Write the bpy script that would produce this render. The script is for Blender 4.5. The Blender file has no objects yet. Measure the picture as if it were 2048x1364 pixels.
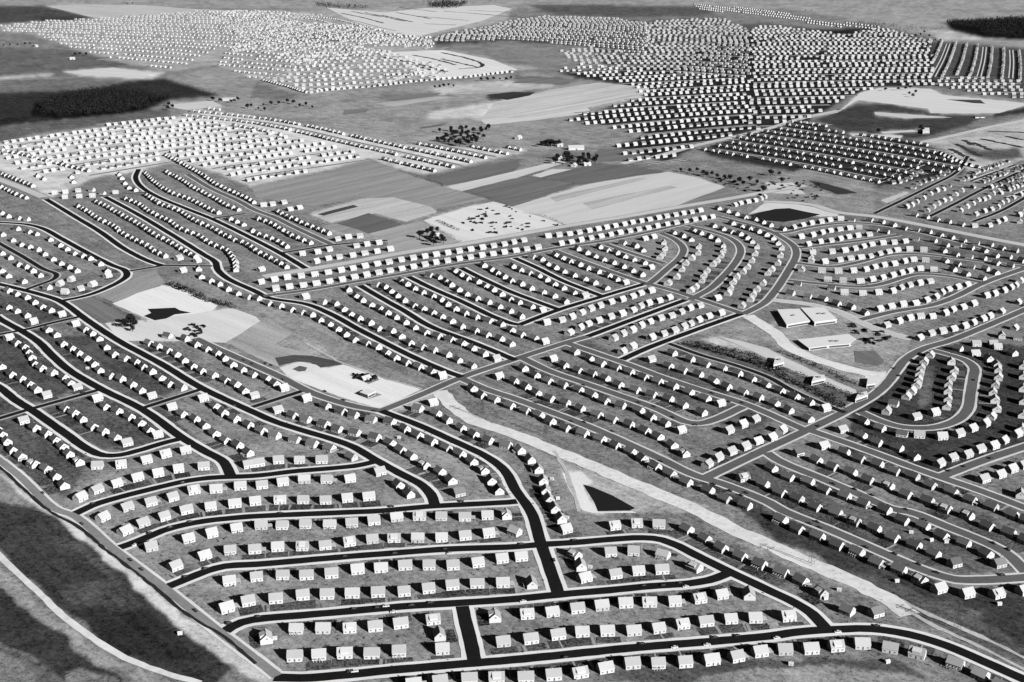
import bpy, bmesh, math, random, re
import numpy as np
from mathutils import Vector, Matrix
rnd = random.Random(7)
D = bpy.data
SC = bpy.context.scene
COL = SC.collection

# ---------------------------------------------------------------- camera, sky, sun, exposure
CAM_H = 472.0
PITCH = math.radians(18.44)
FPX = 2600.0                       # focal length in pixels of the 2048 px wide photograph
cam_d = D.cameras.new('camera'); cam = D.objects.new('camera', cam_d); COL.objects.link(cam)
cam.location = (0, 0, CAM_H); cam.rotation_euler = (math.pi/2 - PITCH, 0, 0)
cam_d.sensor_width = 36.0; cam_d.lens = FPX/2048*36.0
cam_d.clip_start = 1.0; cam_d.clip_end = 200000.0
SC.camera = cam
SUN_EL = math.radians(22.8)
SUN_AZ = math.radians(44.0)        # from the viewing direction's back, turned to the right
to_sun = Vector((math.sin(SUN_AZ)*math.cos(SUN_EL), -math.cos(SUN_AZ)*math.cos(SUN_EL), math.sin(SUN_EL)))
w = D.worlds.new('World'); SC.world = w; w.use_nodes = True
nt = w.node_tree; bg = nt.nodes['Background']
sky = nt.nodes.new('ShaderNodeTexSky'); sky.sky_type = 'NISHITA'; sky.sun_disc = False
sky.sun_elevation = SUN_EL; sky.sun_rotation = math.pi - SUN_AZ
sky.air_density = 0.35; sky.dust_density = 0.05
bw = nt.nodes.new('ShaderNodeSeparateColor')   # red-filtered black-and-white film: it sees the red part of the skylight
nt.links.new(sky.outputs[0], bw.inputs[0]); nt.links.new(bw.outputs[0], bg.inputs[0])
bg.inputs[1].default_value = 0.05
sd = D.lights.new('sun', 'SUN'); so = D.objects.new('sun', sd); COL.objects.link(so)
sd.energy = 5.0; sd.angle = math.radians(0.5); sd.color = (1, 1, 1)
so.rotation_euler = to_sun.to_track_quat('Z', 'Y').to_euler()
SC.view_settings.view_transform = 'Standard'; SC.view_settings.look = 'None'
SC.view_settings.exposure = 0.58; SC.view_settings.gamma = 1.0
SC.cycles.max_bounces = 3; SC.cycles.diffuse_bounces = 0

# ---------------------------------------------------------------- surveying: photo pixel -> ground point
cP, sP = math.cos(PITCH), math.sin(PITCH)
def G(px, py, z=0.0):
    u = (px-1024)/FPX; v = (682-py)/FPX
    dy = v*sP + cP; dz = v*cP - sP
    t = (z-CAM_H)/dz
    return (u*t, dy*t)
def PX(X, Y, z=0.0):               # numpy: ground -> photo pixel
    yc = Y*sP + (z-CAM_H)*cP
    zc = Y*cP - (z-CAM_H)*sP
    zc = np.maximum(zc, 1.0)
    return 1024 + FPX*X/zc, 682 - FPX*yc/zc
def P(s):                          # 'cr:x,y x,y cr:x,y' : survey sheet (column,row) at 4x; 'F:' full photo coordinates
    out = []; c = r = 0; full = False
    for tok in s.split():
        m = re.match(r'^(\d\d|F):(.*)$', tok)
        if m:
            full = m.group(1) == 'F'
            if not full: c, r = int(m.group(1)[0]), int(m.group(1)[1])
            tok = m.group(2)
            if not tok: continue
        f = tok.endswith('f')
        if f: tok = tok[:-1]
        x, y = map(float, tok.split(','))
        if not full: x = c*512 + x/4; y = r*341 + y/4
        out.append((x, y, f))
    return out
def sr(g):                         # grey level -> reflectance
    c = g/255.0
    return c/12.92 if c <= 0.04045 else ((c+0.055)/1.055)**2.4

# ---------------------------------------------------------------- materials
def newmat(name, rough=0.9):
    m = D.materials.new(name); m.use_nodes = True
    b = m.node_tree.nodes['Principled BSDF']; b.inputs['Roughness'].default_value = rough
    try: b.inputs['Specular IOR Level'].default_value = 0.5 if rough < .7 else 0.0
    except Exception: pass
    return m, m.node_tree, b
def mth(nt, op, a, b=None):
    n = nt.nodes.new('ShaderNodeMath'); n.operation = op
    for i, x in enumerate((a, b)):
        if x is None: continue
        if isinstance(x, (int, float)): n.inputs[i].default_value = x
        else: nt.links.new(x, n.inputs[i])
    return n.outputs[0]
def noise(nt, scale, detail=3, rough=0.6, vec=None, coord='Position'):
    n = nt.nodes.new('ShaderNodeTexNoise'); n.inputs['Scale'].default_value = scale
    n.inputs['Detail'].default_value = detail; n.inputs['Roughness'].default_value = rough
    if vec is None:
        g = nt.nodes.new('ShaderNodeNewGeometry'); vec = g.outputs['Position']
    nt.links.new(vec, n.inputs['Vector'])
    return n.outputs['Fac']
def scaled(nt, sx, sy, rz=0.0):
    g = nt.nodes.new('ShaderNodeNewGeometry'); m = nt.nodes.new('ShaderNodeMapping')
    m.vector_type = 'TEXTURE'
    m.inputs['Rotation'].default_value = (0, 0, rz); m.inputs['Scale'].default_value = (1/sx, 1/sy, 1)
    nt.links.new(g.outputs['Position'], m.inputs['Vector'])
    return m.outputs[0]
def grey(nt, fac, b):
    c = nt.nodes.new('ShaderNodeCombineColor')
    for i in range(3): nt.links.new(fac, c.inputs[i])
    nt.links.new(c.outputs[0], b.inputs['Base Color'])
_mats = {}
def M(name, alb, var=0.25, scale=0.5, rough=0.9, coarse=0.02):
    k = (name, alb, var, scale)
    if k in _mats: return _mats[k]
    m, nt, b = newmat(name, rough)
    n1 = noise(nt, scale, 4); n2 = noise(nt, coarse, 3)
    a = mth(nt, 'MULTIPLY', mth(nt, 'SUBTRACT', n1, 0.5), 2*var)
    c = mth(nt, 'MULTIPLY', mth(nt, 'SUBTRACT', n2, 0.5), 1.6*var)
    f = mth(nt, 'ADD', mth(nt, 'ADD', a, c), 1.0)
    f = mth(nt, 'MAXIMUM', mth(nt, 'MULTIPLY', f, alb), 0.004)
    f = mth(nt, 'MINIMUM', f, 0.85)
    grey(nt, f, b); _mats[k] = m
    return m

# ---------------------------------------------------------------- objects
def tag(o, label=None, cat=None, group=None, kind=None):
    if label: o['label'] = label
    if cat: o['category'] = cat
    if group: o['group'] = group
    if kind: o['kind'] = kind
    return o
def link(name, me, mat=None, parent=None):
    o = D.objects.new(name, me); COL.objects.link(o)
    if mat is not None:
        for mm in (mat if isinstance(mat, (list, tuple)) else [mat]): me.materials.append(mm)
    if parent is not None: o.parent = parent
    return o
def mesh_from(name, v, f, mi=None):
    me = D.meshes.new(name); me.from_pydata(v, [], f)
    if mi is not None: me.polygons.foreach_set('material_index', mi)
    me.update(); return me
class MB:
    def __init__(s): s.v = []; s.f = []; s.m = []
    def box(s, x0, x1, y0, y1, z0, z1, m=0, rz=0.0, c=(0, 0)):
        b = len(s.v); ca, sa = math.cos(rz), math.sin(rz)
        for z in (z0, z1):
            for x, y in ((x0, y0), (x1, y0), (x1, y1), (x0, y1)):
                s.v.append((c[0]+x*ca-y*sa, c[1]+x*sa+y*ca, z))
        for q in ((0, 3, 2, 1), (4, 5, 6, 7), (0, 1, 5, 4), (1, 2, 6, 5), (2, 3, 7, 6), (3, 0, 4, 7)):
            s.f.append(tuple(b+i for i in q)); s.m.append(m)
    def poly(s, pts, m=0):
        b = len(s.v); s.v += list(pts); s.f.append(tuple(range(b, b+len(pts)))); s.m.append(m)
    def rod(s, a, b_, r, m=0, n=5, r2=None):
        a = Vector(a); b_ = Vector(b_); d = (b_-a).normalized(); r2 = r if r2 is None else r2
        t = d.cross(Vector((0, 0, 1)) if abs(d.z) < .9 else Vector((1, 0, 0))).normalized(); q = d.cross(t)
        b = len(s.v)
        for p, rr in ((a, r), (b_, r2)):
            for i in range(n):
                an = 2*math.pi*i/n; s.v.append(tuple(p + (t*math.cos(an)+q*math.sin(an))*rr))
        for i in range(n):
            j = (i+1) % n; s.f.append((b+i, b+j, b+n+j, b+n+i)); s.m.append(m)
        s.f.append(tuple(b+n+i for i in range(n))); s.m.append(m)
    def mesh(s, name): return mesh_from(name, s.v, s.f, s.m)
def curve_pts(pts, step=6.0):      # smooth centre line through ground points (Catmull-Rom), resampled
    pts = [Vector((p[0], p[1])) for p in pts]
    if len(pts) == 2: dense = [pts[0].lerp(pts[1], i/24) for i in range(25)]
    else:
        e = [2*pts[0]-pts[1]] + pts + [2*pts[-1]-pts[-2]]; dense = []
        for i in range(1, len(e)-2):
            p0, p1, p2, p3 = e[i-1], e[i], e[i+1], e[i+2]
            t0 = 0; t1 = max((p1-p0).length, 1e-3)**.5; t2 = t1+max((p2-p1).length, 1e-3)**.5; t3 = t2+max((p3-p2).length, 1e-3)**.5
            for k in range(12):
                t = t1+(t2-t1)*k/12
                a1 = p0*((t1-t)/(t1-t0))+p1*((t-t0)/(t1-t0)); a2 = p1*((t2-t)/(t2-t1))+p2*((t-t1)/(t2-t1)); a3 = p2*((t3-t)/(t3-t2))+p3*((t-t2)/(t3-t2))
                b1 = a1*((t2-t)/(t2-t0))+a2*((t-t0)/(t2-t0)); b2 = a2*((t3-t)/(t3-t1))+a3*((t-t1)/(t3-t1))
                dense.append(b1*((t2-t)/(t2-t1))+b2*((t-t1)/(t2-t1)))
        dense.append(pts[-1])
    out = [dense[0]]; acc = 0
    for a, b in zip(dense, dense[1:]):
        acc += (b-a).length
        if acc >= step: out.append(b); acc = 0
    if (out[-1]-dense[-1]).length > step*.3 or len(out) < 2: out.append(dense[-1])
    else: out[-1] = dense[-1]
    return out
def at_dist(pts, ds):              # points and directions at distances along a polyline
    L = [0]
    for a, b in zip(pts, pts[1:]): L.append(L[-1]+(b-a).length)
    res = []; i = 0
    for d in ds:
        d = min(max(d, 0), L[-1])
        while i < len(L)-2 and L[i+1] < d: i += 1
        a, b = pts[i], pts[i+1]; l = max(L[i+1]-L[i], 1e-6)
        res.append((a.lerp(b, (d-L[i])/l), (b-a).normalized()))
    return res, L[-1]
def ribbon(mb, pts, half, z, m=0, wob=0.0, seed=0):
    r = random.Random(seed); n = len(pts); b = len(mb.v)
    for i, p in enumerate(pts):
        d = (pts[min(i+1, n-1)]-pts[max(i-1, 0)]).normalized(); q = Vector((-d.y, d.x))
        h1 = half*(1+wob*r.uniform(-1, 1)); h2 = half*(1+wob*r.uniform(-1, 1))
        mb.v += [(p.x+q.x*h1, p.y+q.y*h1, z), (p.x-q.x*h2, p.y-q.y*h2, z)]
    for i in range(n-1):
        k = b+2*i; mb.f.append((k, k+1, k+3, k+2)); mb.m.append(m)
# ---------------------------------------------------------------- STREETS: (line, kind, what it is)
# kinds: d dark asphalt, g grey concrete, p pale highway, n narrow dark, w wide pale, t sandy track
STREETS = [
('d', "02:600,1384 760,1310 1000,1240 1300,1165 1500,1120 1700,1095 2048,1080 12:300,1045 600,1020 800,1000 960,965"),
('d', "03:960,290 1100,240 1350,140 1600,85 1850,55 2048,40 13:500,18 1000,-4 12:1400,1325 2048,1290 22:40,1285"),
('d', "03:1350,600 1500,540 1650,480 1800,440 2048,425 13:300,400 700,365 1100,335 1500,305 2048,285 23:250,265"),
('d', "23:250,265 500,250 800,225 1050,212 1180,225 1300,265 1500,365 1700,465 1900,560 2048,630 33:200,725 340,810 460,935"),
('d', "03:1800,960 1900,900 2048,865 13:400,830 800,795 1200,760 1600,735 2048,705 23:400,665 800,630 1100,600 1400,580 1600,545 1730,495"),
('d', "12:1000,560 1300,675 1600,810 1850,930 1990,1040 2080,1200 23:150,0 230,250 300,450 375,670"),
('d', "13:1650,760 1680,900 1720,1050 1750,1210"),
('d', "13:150,1330 400,1335 700,1310 1100,1270 1500,1235 2048,1190 23:500,1140 1000,1090 1500,1050 2048,1000 33:250,965 560,945 800,940 1100,980 1400,1065 1700,1190 2100,1370"),
('e', "02:-60,915 0,958 160,1085 450,1350 03:590,35 900,295 1285,590 1725,940 2048,1185 13:170,1318"),
('d', "01:-30,905 200,960 350,1000 480,1045 700,1200 950,1364 02:1300,190 1600,370 2048,580 12:150,645 400,725 620,790 780,850 950,950 1150,1060 1320,1150 1400,1230 1430,1310"),
('n', "02:1150,535 1600,390"),
('n', "12:-30,530 390,395"),
('n', "02:-20,625 230,550 480,480 780,395"),
('n', "01:-20,1315 220,1270 420,1220 640,1170"),
('d', "01:-40,1160 0,1190 200,1300 02:310,10 420,120 560,240 800,380 1150,555 1450,770 1650,890 1780,960 1850,1085"),
('d', "02:-150,290 0,375 120,470 280,570 520,740 700,865 820,915 950,915 1100,880 1300,820 1460,780"),
('g', "02:1560,-20 1800,90 2048,200 12:200,290 400,395 600,470 800,525 1000,560"),
('g', "12:1000,560 1300,440 1650,290 2048,155 22:430,15 21:608,1328"),
('d', "21:608,1328 1000,1180 1388,1036"),
('g', "12:1640,300 1850,390 22:0,455 300,565 600,680 900,810 1200,950 1450,1070 1700,1150 2048,1290 33:130,0 430,120 780,270 1050,390 1300,490 1500,545 1700,550 2120,525"),
('g', "22:90,140 300,240 600,345 900,450 1150,540 1400,650 1500,660 1620,630 1850,525"),
('g', "22:450,20 650,90 880,170 1200,290 1500,390 1850,500 2048,580 32:130,640 310,720"),
('d', "22:880,150 1080,60 21:1504,1264 1840,1145"),
('n', "22:1250,20 1500,110 1800,200 2048,290 32:200,400 450,510 620,575"),
('g', "22:1560,1090 1950,905 32:300,720 620,565 850,430 950,340 1040,220 1110,140 1250,60 1450,0 31:1700,1265 2100,1095"),
('g', "32:-10,895 100,965 400,1090 700,1215 1000,1345 33:1150,10 1400,110 1700,230 1900,330 2070,490"),
('g', "32:350,720 780,870 1100,990 1350,1080 1700,1200 2080,1345"),
('g', "32:1400,1080 1700,965 2100,830"),
('g', "32:740,570 900,640 1080,690 1300,695 1480,650 1590,560 1620,420 1645,280 1650,220 1590,160 1480,120 1300,70"),
('d', "01:1640,680 1720,730 1745,800 1830,870 2048,970 11:100,1020 400,1070 600,1150 800,1260 1000,1364 12:1250,125 1500,235 1650,290"),
('d', "11:830,920 1000,1020 1180,1120 1400,1250 1700,1364 12:1900,80 2075,155"),
('d', "11:1220,850 1400,940 1650,1050 1900,1170 2048,1225 21:60,1235"),
('d', "11:1640,780 1800,860 2048,975 21:200,1050 385,1118"),
('d', "21:20,700 200,780 400,880 600,960 724,1008"),
('g', "21:340,640 600,740 850,830 1070,905"),
('g', "21:750,590 950,660 1220,745"),
('d', "21:60,1235 372,1116 724,1008 1076,904"),
('g', "21:1076,904 1300,965 1500,1030 1840,1145"),
('g', "21:1190,500 1300,550 1370,620 1350,690 1240,790 1120,890 1070,920"),
('g', "21:1400,440 1600,490 1720,530 1800,580 1830,640 1800,720 1700,840 1580,950 1430,1030"),
('g', "21:1650,370 1850,420 2048,480 31:120,540 210,610 225,680 170,790 60,960 -30,1060 21:1850,1150"),
('g', "11:60,1005 400,960 800,890 1200,820 1600,750 2048,690 21:330,625 750,560 1100,490 1450,410 1650,370"),
('p', "11:60,850 180,830 700,745 1200,655 1650,590 2048,520 21:430,445 900,370 1350,290 1800,215 2048,170 31:300,120"),
('p', "31:-40,250 150,255 350,275 560,335 860,370 1300,450 1700,530 2120,610"),
('g', "31:-20,485 100,500 300,460 500,430 700,420 900,435 1200,490 1500,560 1800,640"),
('g', "31:250,620 500,590 750,560 1050,515"),
('g', "31:225,740 500,770 700,740 1000,670 1250,670 1500,700 2048,770"),
('g', "31:160,880 400,905 750,930 900,910 1200,830 1400,840 1730,900"),
('g', "31:740,1195 1000,1130 1300,1080 1500,1010 1700,910 2100,765"),
('w', "31:30,1035 350,1075 550,1125 700,1195 900,1280 1150,1350"),
('n', "31:850,345 1050,250 1300,125 1500,20 30:1600,1250"),
('n', "31:1290,370 1500,265 1700,160 2080,-20"),
('n', "31:1640,410 1850,330 2080,205"),
('n', "31:860,105 1110,0 30:1300,1290"),
('d', "01:370,230 600,370 800,490 1000,630 1200,730 1310,765"),
('d', "01:840,210 1100,350 1400,530 1640,680"),
('d', "01:1110,-10 1085,60 1130,130 1250,205 1500,310 1700,390 2048,560 11:200,665 400,785"),
('g', "01:1500,30 1700,150 1900,240 2048,320 11:150,375 300,450 600,590"),
('n', "01:600,220 900,195 1170,175"),
('n', "01:1700,385 1960,345"),
('n', "11:210,660 420,625 620,595 1050,560"),
('n', "01:1300,760 1700,765"),
('n', "01:1040,805 1300,762"),
('d', "01:-20,415 200,430 330,460 500,550 700,660 900,760 1000,800 1010,850 900,920 700,1000 490,1045"),
('n', "01:-20,575 200,700 350,790 450,830 430,870 300,920 190,960"),
('p', "01:-40,60 150,130 350,215"),
('n', "20:1100,750 1250,640 1500,560 1800,480"),
('p', "20:880,1310 1200,1240 1450,1170 1800,1090 2048,1030 30:300,940 560,885"),
('w', "30:1180,1150 1500,1080 1800,1010 2100,955"),
('t', "03:-60,290 0,360 300,640 500,830 750,1020 1000,1170 1250,1270 1600,1375"),
('t', "12:1470,400 1580,520 1750,640 2048,740 22:300,860 550,960 900,1110 1200,1235 1500,1364 23:1800,160 2048,260 33:300,400 520,490 800,620 1000,730 1130,830"),
('s', "33:1060,760 1300,900 1600,1040 2100,1290"),('s', "33:700,540 1000,680 1300,830 1700,1000 2100,1200"),('s', "22:40,760 330,890 600,1000 900,1140 1300,1300 23:1750,110"),('s', "12:400,15 700,180 1000,290 1330,385"),('s', "22:340,880 430,1050 540,1364"),
('t', "21:1885,1160 2000,1230 31:60,1300 150,1400 32:260,95 500,185 750,250 930,285"),
('f', "10:1480,470 1780,540"),('f', "10:1100,470 1400,560"),('f', "20:-900,60 -600,95"),('f', "10:1300,130 1700,165"),('f', "10:1500,90 1900,120"),('f', "10:1700,80 2048,100"),('f', "10:760,90 1000,135"),('f', "10:1350,190 1600,200"),('f', "10:1000,120 1250,175"),('f', "30:1560,1120 1640,1160"),('f', "30:1900,1090 2048,1120"),
('f', "10:1000,455 1250,500 1520,575"),('f', "10:1250,440 1430,475 1600,520"),('f', "10:1480,420 1700,470 1810,515 1780,540 1620,550"),
('f', "10:680,105 850,140 1020,185"),('f', "10:870,100 1190,170"),('f', "10:1120,100 1400,150"),('f', "20:-300,110 100,140"),
('f', "30:1500,1150 1700,1250"),('f', "30:1460,1190 1640,1290"),('f', "30:1640,1140 1780,1200"),('f', "30:1760,1050 2048,1060"),('f', "30:1700,1110 2048,1180"),
]
# ---------------------------------------------------------------- HOUSE ROWS, each house of the near rows surveyed ('f' = turned to face the cross street)
ROWS = [
("the row above the uppermost curved southwest street","02:640,1250 770,1185 930,1135 1095,1090 1265,1055 1430,1020 1635,1000"),
("the row below the uppermost curved southwest street","03:825,45 02:1010,1325 1200,1285 1375,1245 1545,1190 1730,1180 1920,1160 12:50,1150 215,1125 385,1105 565,1105 750,1100 985,1045"),
("the pair inside the bend above the T junction","12:1140,1150 1215,1220"),
("the row above the second curved southwest street","03:1000,150 1140,90 1310,40 02:1490,1350 1685,1320 1880,1300 2045,1280 12:190,1270 375,1265 555,1272 725,1255 900,1240"),
("the row below the second curved southwest street","03:1210,280 1500,215 1695,170 1885,130 13:45,110 215,105 400,100 590,100 765,90 945,70 1125,45 1305,35 1485,35 1670,40 1850,30"),
("the row above the third curved southwest street","03:1400,435 1635,345 1840,305 2035,300 13:175,280 370,275 555,268 750,240 930,218 1110,210 1300,210 1485,208 1675,192 1862,172"),
("the row below the third curved southwest street","03:1830,550 2048,518 13:215,505 410,502 605,490 810,462 1000,447 1195,428 1387,423 1580,425 1775,407 1960,372 23:75,360"),
("the row above the fourth curved southwest street","03:1815,765 1985,712 13:165,692 370,668 570,658 775,652 975,642 1180,635 1375,612 1570,585 1770,572 1970,567"),
("the row right below the fourth southwest street","13:325,937 535,932 750,930 950,912 1155,888 1415,858"),
("the row above the bottom street's bend","13:315,1152 505,1142 715,1127 930,1127 1150,1117 1490,1097"),
("the row left of the bottom cross street","13:80,1005 1465,980"),
("the row below the long middle bottom street","23:115,817 320,797 520,772 710,748 905,728 1100,722 1300,717 1490,692 1675,662"),
("the row above the long bottom street","13:1975,1037 23:150,1012 360,977 560,957 765,952 970,947 1170,927 1355,897 1545,872 1740,852 1940,847 33:160,832"),
("the bottom row cut by the photo's edge","13:1255,1375 1475,1352 1705,1332 1930,1327 23:105,1322 330,1302 545,1282 745,1242 955,1212 1170,1207 1385,1202 1590,1182 1790,1152 1985,1112 33:130,1102 345,1092 545,1077 750,1052 980,1082 1200,1132 1495,1212 1700,1302 1870,1390"),
("the column right of the main cross street","22:60,870 145,945 210,1022 250,1115 268,1190 295,1262 335,1335 23:385,55 430,140f"),
("the row above the oval street's curve","23:820,110 1000,90 1180,100"),
("the diagonal row above the oval street","23:1395,135 1545,210 1670,285 1820,352 1985,418 33:100,482 265,547 420,645 640,790 860,802f"),
("the column inside the oval street","23:20,160 495,340 545,430 580,525f"),
("the upper row inside the oval street","23:785,320 975,312 1210,340 1465,440"),
("the lower row inside the oval street","23:820,497 1005,472 1195,462"),
("the corners beside the cross street","13:2000,25 23:150,572 13:1910,835 23:1895,660"),
("the row along the far left perimeter road","02:-30,700 15,740 55,800 100,870 165,920 260,980 365,1020 445,1075 510,1150"),
("the row below the left hairpin street","02:185,635f 275,690 370,740 440,785 500,840 550,900 630,965"),
("the row around the left hairpin bend","02:785,992 970,987 1165,947 1325,902 1480,875"),
("the lower row inside the left hairpin","02:520,540 590,575 655,620 740,680 825,720 920,770 1010,812f"),
("the upper row inside the left hairpin","02:775,457f 840,520 935,555 1035,605 1120,650 1190,710 1255,747f"),
("the lower row west of the cross lane","02:10,200 90,265 170,300 235,340 290,385 370,432f"),
("the upper row west of the cross lane","02:130,15 195,45 230,85 255,125 280,175 330,215 415,250 510,290 560,330 612,367f"),
("the row right of the second dark diagonal","01:380,1270 450,1310 02:505,20 575,55 630,95 690,135 750,180 795,230 880,275 965,300 1055,345 1125,390 1210,437f"),
("the row left of the third dark diagonal","01:600,1225f 680,1270 735,1300 790,1340 02:850,45 910,105 995,135 1085,165 1145,205 1210,240 1285,290 1350,340 1450,370"),
("the lower row south of the left lane","02:1370,525f 1455,580 1560,620 1635,670 1715,735 1800,790 1900,830 1985,890"),
("the upper row south of the left lane","02:1620,457f 1720,515 1785,570 1875,620 1985,665 12:40,715 150,755 310,785 450,820 585,855 765,925"),
("the row facing the uppermost curve's middle","02:1990,985 12:20,972 185,950 350,950 530,950"),
("the row right of the third dark diagonal","02:1190,15 1260,40 1340,75 1410,105 1470,150 1540,195 1610,235 1700,270 1800,310 1885,345 1950,395 2030,435f"),
("the row left of the park road","01:1340,1320 1480,1345 02:1565,25 1650,60 1735,95 1795,135 1855,185 1935,225 2020,265 12:80,295 150,340 220,377f"),
("the lower row below the park corner","12:170,550f 290,590 400,625 540,660 650,700 790,730 950,770 1070,810 1155,870 1240,915 1345,985 1470,1040 1560,1110 1620,1212f"),
("the upper row below the park corner","12:400,460f 555,515 680,560 780,590 920,625 1070,640 1190,700 1290,750 1400,800 1525,850 1635,900 1730,960 1820,1030 1880,1110 1935,1190"),
("the row left of the pale sandy strip","12:1295,540 1440,578 1530,630 1640,690 1740,740 1855,795 2000,830"),
("the start of the pale sandy strip","12:1410,492f"),
("the long row right of the sandy strip","12:1730,375 1805,430 1905,465 2030,515 22:105,555 215,590 305,640 425,695 565,735 705,780 825,830 945,880 1045,935 1150,1000 1260,1055 1390,1125 1570,1190 1700,1260 1865,1310 33:100,60 240,135 400,195 550,265 720,320 870,400 1050,460 1210,540"),
("the row below the far right bend","33:1365,612f 1590,652f 1830,652f 2045,622f"),
("the row above the long grey diagonal","12:1940,280f 22:15,320 110,365 195,410 300,460 425,490 545,535 680,585 800,625 935,665 1060,715 1165,760 1280,825 1375,895"),
("the row between the lower grey diagonals","22:1850,1090f 2010,1140 32:90,1210 235,1255 380,1325 33:545,10 690,75 850,130 995,205 1175,265 1330,335 1490,407f"),
("the row left of the second grey diagonal","32:25,1010 165,1085 315,1120 450,1185 615,1235 760,1300 930,1345 33:1075,65 1240,110 1385,190 1565,250 1740,330 1845,407f"),
("the row right of the second grey diagonal","32:240,890f 390,950 515,1005 660,1045 800,1110 960,1155 1100,1225 1275,1275 1420,1340 33:1595,30 1750,110 1925,165 2060,230"),
("the row left of the third grey diagonal","32:440,835f 605,885 725,940 880,985 1005,1040 1165,1080 1300,1150 1470,1200 1620,1265 1790,1320 33:1950,20 2070,70"),
("the row right of the third grey diagonal","32:590,705f 745,750 870,810 1030,850 1170,920"),
("the row above the right side street","32:1370,975 1470,930 1595,905 1685,860 1800,835 1885,790 1990,740"),
("the row below the horseshoe street","32:765,640 895,695 1075,740 1210,747 1390,762 1525,737 1630,695 1735,657 1790,600"),
("the column right of the horseshoe street","32:1830,540 1815,470 1800,410 1820,350 1845,290 1840,230 1830,185 1765,140"),
("the row below the right side street","32:1720,1100 1850,1065 1945,1020 2045,990"),
("the right column inside the horseshoe","32:1430,520 1440,460 1440,400 1445,345 1470,290 1490,235 1465,165"),
("the left column inside the horseshoe","32:1110,440 1150,400 1190,350 1205,310 1215,260 1225,215 1250,165 1300,110"),
("the lower row inside the horseshoe","32:950,560 1005,500 1180,602f 1330,570"),
("the last column at the right edge","32:2040,200 2040,280 2040,380 2045,480 2040,590 2030,700 2020,1225"),
("the row below the fourth grey diagonal","22:90,215 185,270 285,315 405,350 530,385 640,430 735,475 870,515 1015,550 1110,605 1225,655 1350,712f"),
("the row above the fourth grey diagonal","22:325,140f 415,190 525,230 640,260 745,295 850,345 985,390 1115,425 1250,460 1365,510 1515,570"),
("the row below the fifth grey diagonal","22:500,85 620,135 710,180 830,210 940,245 1050,285 1165,320 1285,360 1415,405 1545,460 1665,497f"),
("the row above the fifth grey diagonal","22:1110,145f 1250,195 1365,235 1490,265 1610,315 1715,365 1845,405 1970,450 32:50,495 165,550 320,620"),
("the row beside the nursery lane","22:1280,95 1425,145 1545,185 1680,215 1805,260 1915,300 2030,345 32:95,395 210,440 330,490 455,537f"),
("the upper row above the wide diagonal road","22:1730,712 1840,667 1940,622"),
("the lower row above the wide diagonal road","22:1560,982 1645,932 1745,882 1860,842 1960,797 32:25,770 110,710"),
]
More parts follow.
